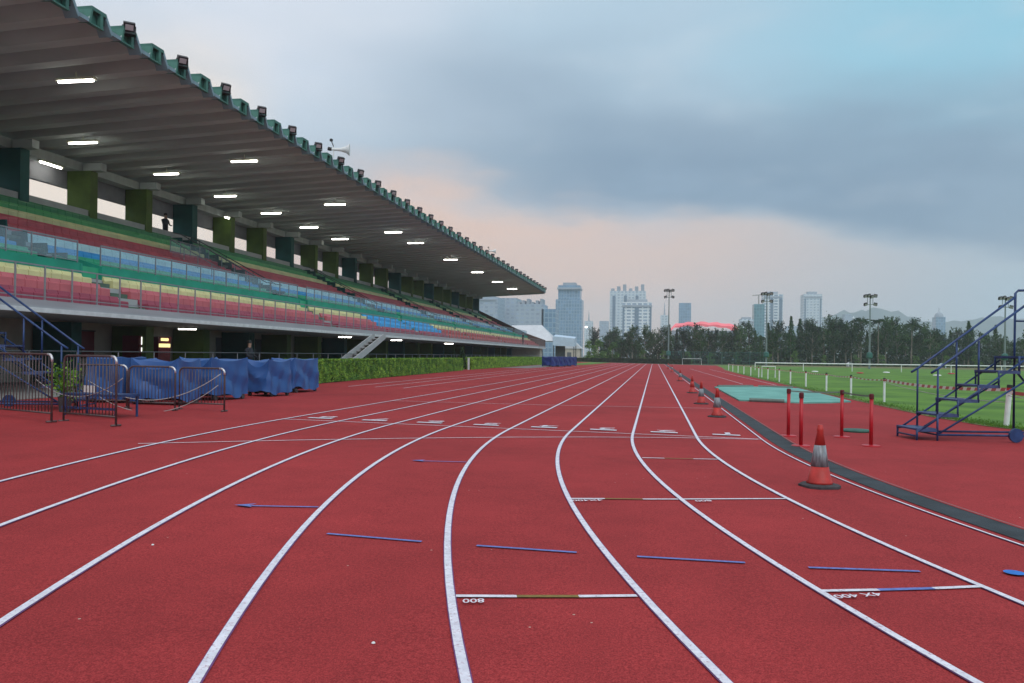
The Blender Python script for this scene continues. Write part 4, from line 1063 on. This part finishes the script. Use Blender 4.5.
for k, tx, ty, th in tl:
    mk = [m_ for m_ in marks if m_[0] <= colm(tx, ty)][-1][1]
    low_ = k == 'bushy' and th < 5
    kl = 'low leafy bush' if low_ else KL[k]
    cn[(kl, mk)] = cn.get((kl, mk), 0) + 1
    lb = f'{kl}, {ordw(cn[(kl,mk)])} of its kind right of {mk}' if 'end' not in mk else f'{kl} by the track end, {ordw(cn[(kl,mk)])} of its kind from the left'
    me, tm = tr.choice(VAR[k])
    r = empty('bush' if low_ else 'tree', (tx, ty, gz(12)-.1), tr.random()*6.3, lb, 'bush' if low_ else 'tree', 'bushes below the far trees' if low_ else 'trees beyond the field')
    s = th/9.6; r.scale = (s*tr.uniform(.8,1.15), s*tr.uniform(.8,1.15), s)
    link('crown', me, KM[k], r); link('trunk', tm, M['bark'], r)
# continuous dim undergrowth at the foot of the trees
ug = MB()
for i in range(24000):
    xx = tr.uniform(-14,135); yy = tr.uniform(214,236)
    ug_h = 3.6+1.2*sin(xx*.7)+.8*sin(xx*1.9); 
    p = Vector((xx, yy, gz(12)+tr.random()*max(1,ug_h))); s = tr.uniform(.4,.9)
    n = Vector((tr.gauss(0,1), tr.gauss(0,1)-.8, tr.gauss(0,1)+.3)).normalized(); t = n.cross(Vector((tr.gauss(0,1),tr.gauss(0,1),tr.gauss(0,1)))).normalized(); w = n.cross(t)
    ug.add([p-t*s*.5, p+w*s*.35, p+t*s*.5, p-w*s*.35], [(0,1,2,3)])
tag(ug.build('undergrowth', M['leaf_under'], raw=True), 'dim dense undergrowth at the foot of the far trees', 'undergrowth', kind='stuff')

# ------------------------------------------------------------------ tents and low buildings past the stand
r = empty('marquee_tent', (-23.5,158,.2), 0, 'white pyramid roofed marquee past the far end of the stand', 'tent', 'tents past the stand')
b = MB(); b.add([(-5,-4,4.0),(5.2,-4,4.0),(5.2,4,4.0),(-5,4,4.0),(-3.6,0,7.0),(2.2,0,7.1)], [(0,1,5,4),(1,2,5),(2,3,4,5),(3,0,4),(0,3,2,1)]); b.build('canopy', M['tent'], r)
for x_ in (-4.8,0,5.0):
    for y_ in (-3.8,3.8): b = MB(); b.tube([(x_,y_,0),(x_,y_,4.0)], .07, 6); b.build('leg', M['white'], r)
r = empty('awning_shelter', (-16.8,156,.2), 0, 'pale blue flat fronted awning shelter beside the marquee', 'shelter', 'tents past the stand')
b = MB(); b.add([(-1.8,-2,4.9),(2.2,-2,4.5),(2.2,2,4.9),(-1.8,2,5.3),(-1.8,-2,3.2),(2.2,-2,3.0),(2.2,2,3.4),(-1.8,2,3.6)], [(0,1,2,3),(7,6,5,4),(0,4,5,1),(1,5,6,2),(2,6,7,3),(3,7,4,0)]); b.build('canopy', M['tent_blue'], r)
for x_, y_ in ((-1.7,-1.9),(2.1,-1.9),(2.1,1.9),(-1.7,1.9)): b = MB(); b.tube([(x_,y_,0),(x_,y_,3.2)], .08, 6); b.build('leg', M['rail_dark'], r)
b = MB(); b.box(-1.6,.1,.5,1.8,0,3.1); b.build('back_panel', M['wall_dark'], r)
r = empty('clubhouse', (-20.0,200,.2), 0, 'small cream gabled hut half hidden by the leafy trees', 'hut')
b = MB(); b.box(-2.6,2.6,-2,2,0,3.0); b.build('wall', M['wall_cream'], r)
b = MB(); b.prismY([(-3,3.0),(3,3.0),(.9,5.0)], -2.2, 2.2); b.build('roof', M['tent'], r)
b = MB(); b.box(-.5,.5,-2.05,-2.002,0,2.1); b.build('door', M['wall_dark'], r)
b = MB(); b.tube([(-12.4,178,.2),(-12.4,178,8.9)], .09, 8); o = b.build('lamp_post', M['mast']); 
rl = empty('street_lamp', (-16.6,215,.2), 0, 'lit street lamp glowing before the towers left of the trees', 'street lamp'); o.parent = None
bpy.data.objects.remove(o)
b = MB(); b.tube([(0,0,0),(0,0,8.6)], [.11,.07], 8); b.tube([(0,0,8.6),(-.7,0,8.8)], .05, 6); b.build('pole', M['mast'], rl)
b = MB(); b.lathe([(.05,-.25),(.3,-.1),(.32,.08),(.1,.2)], 12, (-.8,0,8.75)); b.build('lamp', mat('lit_lamp', (.9,.9,.9), .4, 0, emit=((1,.98,.95), 5)), rl)
# white box and signs at the foot of trees
for i, (x_, y_, s) in enumerate([(44.5,203,.62),(64.5,203,.65)]):
    r = empty('storage_tent', (x_,y_,gz(12)-.01), 0, ['small white storage tent left of the third mast foot', 'small pale blue storage tent beneath the trees'][i], 'tent', 'storage tents under the trees')
    b = MB(); b.prismY([(-.8*s,0),(-.8*s,1.1*s),(0,1.7*s),(.8*s,1.1*s),(.8*s,0)], -1, 1); b.build('cover', M['tent' if i == 0 else 'tent_blue'], r)
    b = MB(); b.box(-.3,.3,-1.03,-1.003,0,1.1); b.build('flap', M['belt'], r)

# ------------------------------------------------------------------ skyline
FA = {'pale': mat_facade('pale_tower_facade', (.60,.66,.70), (.26,.33,.40), 4.2, 3.4, .30),  # pale bluish facades; their colours also carry part of the distance haze
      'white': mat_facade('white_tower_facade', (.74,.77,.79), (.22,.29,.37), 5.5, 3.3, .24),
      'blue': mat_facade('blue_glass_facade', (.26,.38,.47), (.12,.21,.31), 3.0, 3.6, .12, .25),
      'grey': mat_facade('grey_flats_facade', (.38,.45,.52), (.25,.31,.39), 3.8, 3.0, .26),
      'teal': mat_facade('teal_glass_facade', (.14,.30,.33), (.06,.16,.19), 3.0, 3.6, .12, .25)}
M['tower_cap'] = mat('tower_cap', (.33,.37,.42), .7, .1, .05)
M['dark_bay'] = mat('dark_window_bay', (.15,.21,.28), .3, .15, .1)
M['crane'] = mat('crane_steel', (.30,.26,.22), .6, .1, .1)
def tower(label, px0, px1, top, Y, depth, fac, crown=None, bays=(), setback=None, cat='tower', group='towers on the skyline'):
    """a tower whose face spans the bearings px0..px1 (tangents) at distance Y"""
    x0, x1 = px0*Y, px1*Y; w = x1-x0
    r = empty('tower_block', ((x0+x1)/2, Y, 0), 0, label, cat, group)
    b = MB()
    if setback: 
        b.box(-w/2, w/2, 0, depth, -2, top*setback); s_ = .84; b.box(-w/2*s_, w/2*s_, depth*.1, depth*.9, top*setback, top)
    else: b.box(-w/2, w/2, 0, depth, -2, top)
    b.build('tower_body', FA[fac], r)
    for a, c in bays:
        b = MB(); b.box(-w/2+w*a, -w/2+w*c, -.5, -.02, 0, top*.93); b.build('window_bay', M['dark_bay'], r)
    if crown == 'slab':
        b = MB(); b.box(-w/2*.9, w/2*.9, -.6, depth*.9, top*.94, top*.965); b.box(-w*.25, w*.25, depth*.2, depth*.7, top, top*1.04); b.build('roof_house', M['tower_cap'], r)
    elif crown == 'frame':
        b = MB(); b.box(-w*.52, w*.52, -.8, -.1, top*.91, top*.945); b.box(-w*.35, w*.35, depth*.2, depth*.8, top, top*1.05); b.build('roof_frame', M['tower_cap'], r)
    elif crown == 'steps':
        b = MB(); n = 6
        for i in range(n): a = -w/2 + w*i/n; b.box(a+w*.03, a+w*.12, 1, depth*.6, top, top*(1.04+.03*((i*7) % 3))); 
        b.build('roof_house', M['tower_cap'], r)
    elif crown == 'dome':
        b = MB(); b.lathe([(w*.48,0),(w*.46,w*.2),(w*.36,w*.42),(w*.15,w*.56)], 14, (0,depth/2,top)); b.tube([(0,depth/2,top+w*.5),(0,depth/2,top+w*1.1)], .4, 5); b.build('dome', M['tower_cap'], r)
    elif crown == 'spire':
        b = MB(); b.tube([(0,depth/2,top),(0,depth/2,top*1.3)], [1.2,.2], 6); b.build('spire', M['tower_cap'], r)
    return r
def bear(x): 
    th = atan((654.31-512)/833); return math.tan(atan((x-512)/833.) - th)
def hgt(x, y, Y):  # height of a picture point at distance Y along the track
    u = (x-512); d = Y*cos(atan((654.31-512)/833)) - bear(x)*Y*sin(atan((654.31-512)/833))
    return 1.5265 + d*(354.85 - (y - .013*(x-512)))/833
def T(label, xa, xb, yt, Y, depth, fac, **k): return tower(label, bear(xa), bear(xb), hgt((xa+xb)/2, yt, Y), Y, depth, fac, **k)
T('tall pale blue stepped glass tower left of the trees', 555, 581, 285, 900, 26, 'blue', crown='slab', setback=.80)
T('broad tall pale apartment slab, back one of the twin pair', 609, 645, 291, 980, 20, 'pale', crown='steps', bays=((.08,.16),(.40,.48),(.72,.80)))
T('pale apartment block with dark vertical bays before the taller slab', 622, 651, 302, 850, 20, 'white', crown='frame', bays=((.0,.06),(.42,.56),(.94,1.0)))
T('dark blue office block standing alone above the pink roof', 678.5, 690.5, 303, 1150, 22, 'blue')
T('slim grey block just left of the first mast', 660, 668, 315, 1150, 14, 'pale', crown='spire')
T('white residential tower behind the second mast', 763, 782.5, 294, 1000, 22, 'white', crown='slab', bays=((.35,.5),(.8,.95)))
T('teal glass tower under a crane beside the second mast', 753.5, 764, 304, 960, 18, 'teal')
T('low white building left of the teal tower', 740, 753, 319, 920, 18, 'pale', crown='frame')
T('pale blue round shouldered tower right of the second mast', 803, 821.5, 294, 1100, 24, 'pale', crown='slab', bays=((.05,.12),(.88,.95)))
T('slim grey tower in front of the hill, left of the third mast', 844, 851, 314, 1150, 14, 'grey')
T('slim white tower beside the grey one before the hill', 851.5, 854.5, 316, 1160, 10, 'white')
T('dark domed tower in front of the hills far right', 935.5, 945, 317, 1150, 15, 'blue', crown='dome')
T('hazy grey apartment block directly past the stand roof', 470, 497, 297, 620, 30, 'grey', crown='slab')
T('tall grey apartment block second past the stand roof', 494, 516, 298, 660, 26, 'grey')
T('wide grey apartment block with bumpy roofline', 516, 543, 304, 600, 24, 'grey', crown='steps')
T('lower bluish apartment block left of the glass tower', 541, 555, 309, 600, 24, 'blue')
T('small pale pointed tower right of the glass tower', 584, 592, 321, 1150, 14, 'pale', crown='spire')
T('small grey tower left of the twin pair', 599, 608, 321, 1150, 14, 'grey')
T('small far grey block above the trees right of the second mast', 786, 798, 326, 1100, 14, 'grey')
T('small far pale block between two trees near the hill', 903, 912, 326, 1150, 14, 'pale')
# crane on the teal tower
cy = 968; cx_ = bear(758)*cy; ch = hgt(758, 303, 960)
r = empty('tower_crane', (cx_, cy, 0), 0, 'small construction crane on top of the teal glass tower', 'crane')
b = MB(); b.box(-.6,.6,-.6,.6,0,ch+9); b.build('crane_mast', M['crane'], r)
b = MB(); b.tube([(-7,0,ch+9),(14,0,ch+10.5)], .5, 5); b.build('jib', M['crane'], r)
# arena with a pink roof behind the trees
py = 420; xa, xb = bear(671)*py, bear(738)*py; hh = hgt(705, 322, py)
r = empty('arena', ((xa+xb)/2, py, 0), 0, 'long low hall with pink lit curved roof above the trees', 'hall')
w = xb-xa; M['pink'] = mat('pink_fabric_roof_glow', (.85,.20,.24), .6, .12, .15, emit=((1,.25,.30), .42))  # emission stands in for light falling on the pink roof
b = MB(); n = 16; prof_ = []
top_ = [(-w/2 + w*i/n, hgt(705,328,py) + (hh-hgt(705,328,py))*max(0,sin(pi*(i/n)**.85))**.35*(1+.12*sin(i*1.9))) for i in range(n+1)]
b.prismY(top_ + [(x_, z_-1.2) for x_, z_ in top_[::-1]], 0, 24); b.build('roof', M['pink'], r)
b = MB(); b.box(-w/2+.5, w/2-.5, 1, 23, 0, hgt(705,328,py)-1.25); b.build('wall', M['tower_cap'], r)
# hills
def hill(name, pts, Y, depth, m):
    b = MB(); n = 60; k = 12; v = []
    xs = [p[0] for p in pts]
    def f(x_):
        for (a,ha),(c,hc) in zip(pts, pts[1:]):
            if a <= x_ <= c:
                t = (x_-a)/(c-a); t = t*t*(3-2*t); return ha+(hc-ha)*t
        return 0
    hr = random.Random(5)
    for j in range(k+1):
        t = j/k; s = sin(pi*t)
        for i in range(n+1):
            x_ = xs[0]+(xs[-1]-xs[0])*i/n; b.v.append((x_, Y+depth*t, f(x_)*s*(1+.05*hr.gauss(0,1)*s) - 1))
    for j in range(k):
        for i in range(n): a = j*(n+1)+i; b.f.append((a,a+1,a+n+2,a+n+1))
    return struct(b.build(name, m, smooth=True))
HY = 3000
hp = [(bear(x_)*HY, max(0, hgt(x_, y_, HY))) for x_, y_ in [(730,352),(780,330),(820,319),(858,309),(890,312),(930,323),(955,322),(985,316),(1010,320),(1080,312),(1180,322),(1300,352)]]
hill('hills', hp, HY-150, 300, mat('wooded_hillside', (.05,.08,.055), .95, .35, .02, .5, .2, detail=8))

# ------------------------------------------------------------------ haze
hz = MB(); hz.box(-1300, 2300, -60, 3380, -3.5, 200); h = hz.build('haze', None); h['kind'] = 'stuff'; tag(h, 'thin bluish evening haze over the whole place', 'haze')
m = bpy.data.materials.new('haze_air'); m.use_nodes = True; nt = m.node_tree; nt.nodes.remove(nt.nodes['Principled BSDF'])
pv = nt.nodes.new('ShaderNodeVolumePrincipled'); pv.inputs['Color'].default_value = (.80,.90,1,1); pv.inputs['Density'].default_value = .00034; pv.inputs['Anisotropy'].default_value = 0.0
nt.links.new(pv.outputs['Volume'], nt.nodes['Material Output'].inputs['Volume']); h.data.materials.append(m)

# ------------------------------------------------------------------ sky and light
SUN_EL, SUN_AZ = 48.0, 150.0      # soft light from high behind the camera on the right
W = bpy.data.worlds.new('World'); SC.world = W; W.use_nodes = True
nt = W.node_tree; N = nt.nodes; L = nt.links
out = N['World Output']; bg0 = N['Background']
sky = N.new('ShaderNodeTexSky'); sky.sky_type = 'NISHITA'; sky.sun_disc = False
sky.sun_elevation = radians(SUN_EL); sky.sun_rotation = radians(SUN_AZ)
L.new(sky.outputs['Color'], bg0.inputs['Color']); bg0.inputs['Strength'].default_value = .06
tc = N.new('ShaderNodeTexCoord'); sp = N.new('ShaderNodeSeparateXYZ'); L.new(tc.outputs['Generated'], sp.inputs[0])
def mth(op, a, b_=None, c=None):
    n_ = N.new('ShaderNodeMath'); n_.operation = op
    for i, v in enumerate((a, b_, c)):
        if v is None: continue
        if isinstance(v, (int, float)): n_.inputs[i].default_value = v
        else: L.new(v, n_.inputs[i])
    return n_.outputs[0]
el = mth('MULTIPLY', mth('ARCSINE', sp.outputs[2]), 180/pi)
az = mth('MULTIPLY', mth('ARCTAN2', sp.outputs[0], sp.outputs[1]), 180/pi)
def wnoise(scale, detail, sx=1, sy=1, sz=3, off=0):
    mp = N.new('ShaderNodeMapping'); mp.inputs['Scale'].default_value = (sx,sy,sz); mp.inputs['Location'].default_value = (off,off*.7,off*.3)
    L.new(tc.outputs['Generated'], mp.inputs['Vector']); n_ = N.new('ShaderNodeTexNoise'); n_.inputs['Scale'].default_value = scale; n_.inputs['Detail'].default_value = detail; n_.inputs['Roughness'].default_value = .5
    L.new(mp.outputs['Vector'], n_.inputs['Vector']); return mth('SUBTRACT', n_.outputs['Fac'], .5)
n1 = wnoise(2.6, 5, off=1.3); n2 = wnoise(5.5, 5, off=4.1); n3 = wnoise(1.6, 3, off=7.7); n4 = wnoise(3.6, 6, 1, 1, 2.2, off=11.3)
elw = mth('ADD', el, mth('ADD', mth('MULTIPLY', n1, 9.0), mth('MULTIPLY', n2, 4.0)))
azw = mth('ADD', az, mth('MULTIPLY', n3, 30))
def sm(v, a, b_):    # smoothstep a->b
    n_ = N.new('ShaderNodeMapRange'); n_.interpolation_type = 'SMOOTHSTEP'; n_.inputs[1].default_value = a; n_.inputs[2].default_value = b_
    n_.inputs[3].default_value = 0 if a < b_ else 1; n_.inputs[4].default_value = 1 if a < b_ else 0
    if a > b_: n_.inputs[1].default_value = b_; n_.inputs[2].default_value = a
    L.new(v, n_.inputs[0]); return n_.outputs[0]
def srgb(c): return tuple(((v/255)/12.92 if v/255 <= .04045 else (((v/255)+.055)/1.055)**2.4) for v in c)
def mix(f, a, c):
    x_ = N.new('ShaderNodeMix'); x_.data_type = 'RGBA'
    if isinstance(f, (int, float)): x_.inputs[0].default_value = f
    else: L.new(f, x_.inputs[0])
    for i, v in ((6,a),(7,c)):
        if isinstance(v, tuple): x_.inputs[i].default_value = (*srgb(v), 1)
        else: L.new(v, x_.inputs[i])
    return x_.outputs[2]
c = mix(sm(elw, 2, 24), (178,188,198), (180,206,224))
c = mix(mth('MULTIPLY', sm(azw, -2, -30), sm(el, 10, 20)), c, (220,228,240))          # pale bright upper left
c = mix(mth('MULTIPLY', mth('MULTIPLY', sm(azw, 0, 24), sm(elw, 6, 18)), .8), c, (140,205,228))              # cyan break upper right
c = mix(mth('MULTIPLY', sm(az, 13, 26), sm(elw, 9, 3)), c, (172,200,216))                # cool horizon right
ctr = mth('SUBTRACT', elw, mth('MULTIPLY', az, -.13))
pk = mth('MULTIPLY', mth('MULTIPLY', sm(az, 23, -7), sm(azw, -75, -30)), sm(ctr, 11.6, 7.5))
c = mix(mth('MULTIPLY', pk, .90), c, (240,200,176))                                     # sunset glow
lft = mth('MULTIPLY', mth('MULTIPLY', sm(az, -24, -32), sm(az, -100, -60)), sm(el, 22, 15))
c = mix(lft, c, (255,236,216))
# dark cloud bank; its lower edge drops towards the right
bank = mth('MULTIPLY', mth('MULTIPLY', sm(ctr, 8.6, 11.2), sm(ctr, 22, 12)), mth('MULTIPLY', sm(azw, -30, 2), sm(azw, 42, 16)))
c = mix(mth('MULTIPLY', bank, .92), c, (118,146,172))
brk = mth('MULTIPLY', mth('MULTIPLY', sm(n4, .0, .2), sm(el, 5, 10)), .30)
c = mix(brk, c, (176,200,220))
wis = sm(n2, .02, .22)
c = mix(mth('MULTIPLY', wis, .12), c, (225,228,232))
zen = sm(el, 25, 60)
c = mix(zen, c, (226,232,240))
bg1 = N.new('ShaderNodeBackground'); L.new(c, bg1.inputs['Color']); bg1.inputs['Strength'].default_value = 1.0
mx = N.new('ShaderNodeMixShader'); mx.inputs[0].default_value = .92; L.new(bg0.outputs[0], mx.inputs[1]); L.new(bg1.outputs[0], mx.inputs[2]); L.new(mx.outputs[0], out.inputs['Surface'])
sd = bpy.data.lights.new('sun', 'SUN'); sd.energy = 1.4; sd.angle = radians(50); sd.color = (1,.96,.92)
so = bpy.data.objects.new('sun', sd); COL.objects.link(so)
e, a = radians(SUN_EL), radians(SUN_AZ)
so.rotation_euler = (-Vector((sin(a)*cos(e), cos(a)*cos(e), sin(e)))).to_track_quat('-Z', 'Y').to_euler()

# ------------------------------------------------------------------ camera
cd = bpy.data.cameras.new('camera'); cam = bpy.data.objects.new('camera', cd); COL.objects.link(cam); SC.camera = cam
cd.sensor_fit = 'HORIZONTAL'; cd.sensor_width = 36; cd.lens = 36*833/1024; cd.shift_y = (354.85-341.5)/1024; cd.clip_start = .05; cd.clip_end = 6000
th = atan((654.31-512)/833)
fw = Vector((-sin(th), cos(th), 0)); rt = Vector((cos(th), sin(th), 0)); up = Vector((0,0,1)); ro = .013
r2 = rt*cos(ro) + up*sin(ro); u2 = up*cos(ro) - rt*sin(ro)
cam.matrix_world = Matrix((( r2.x,u2.x,-fw.x,0),(r2.y,u2.y,-fw.y,0),(r2.z,u2.z,-fw.z,1.5265),(0,0,0,1)))

SC.render.engine = 'CYCLES'
SC.cycles.use_denoising = True
SC.cycles.max_bounces = 6; SC.cycles.transparent_max_bounces = 16; SC.cycles.volume_bounces = 1
SC.cycles.sample_clamp_indirect = 5
SC.view_settings.view_transform = 'Standard'; SC.view_settings.look = 'None'; SC.view_settings.exposure = 0.12; SC.view_settings.gamma = 1
SC.view_settings.use_curve_mapping = False
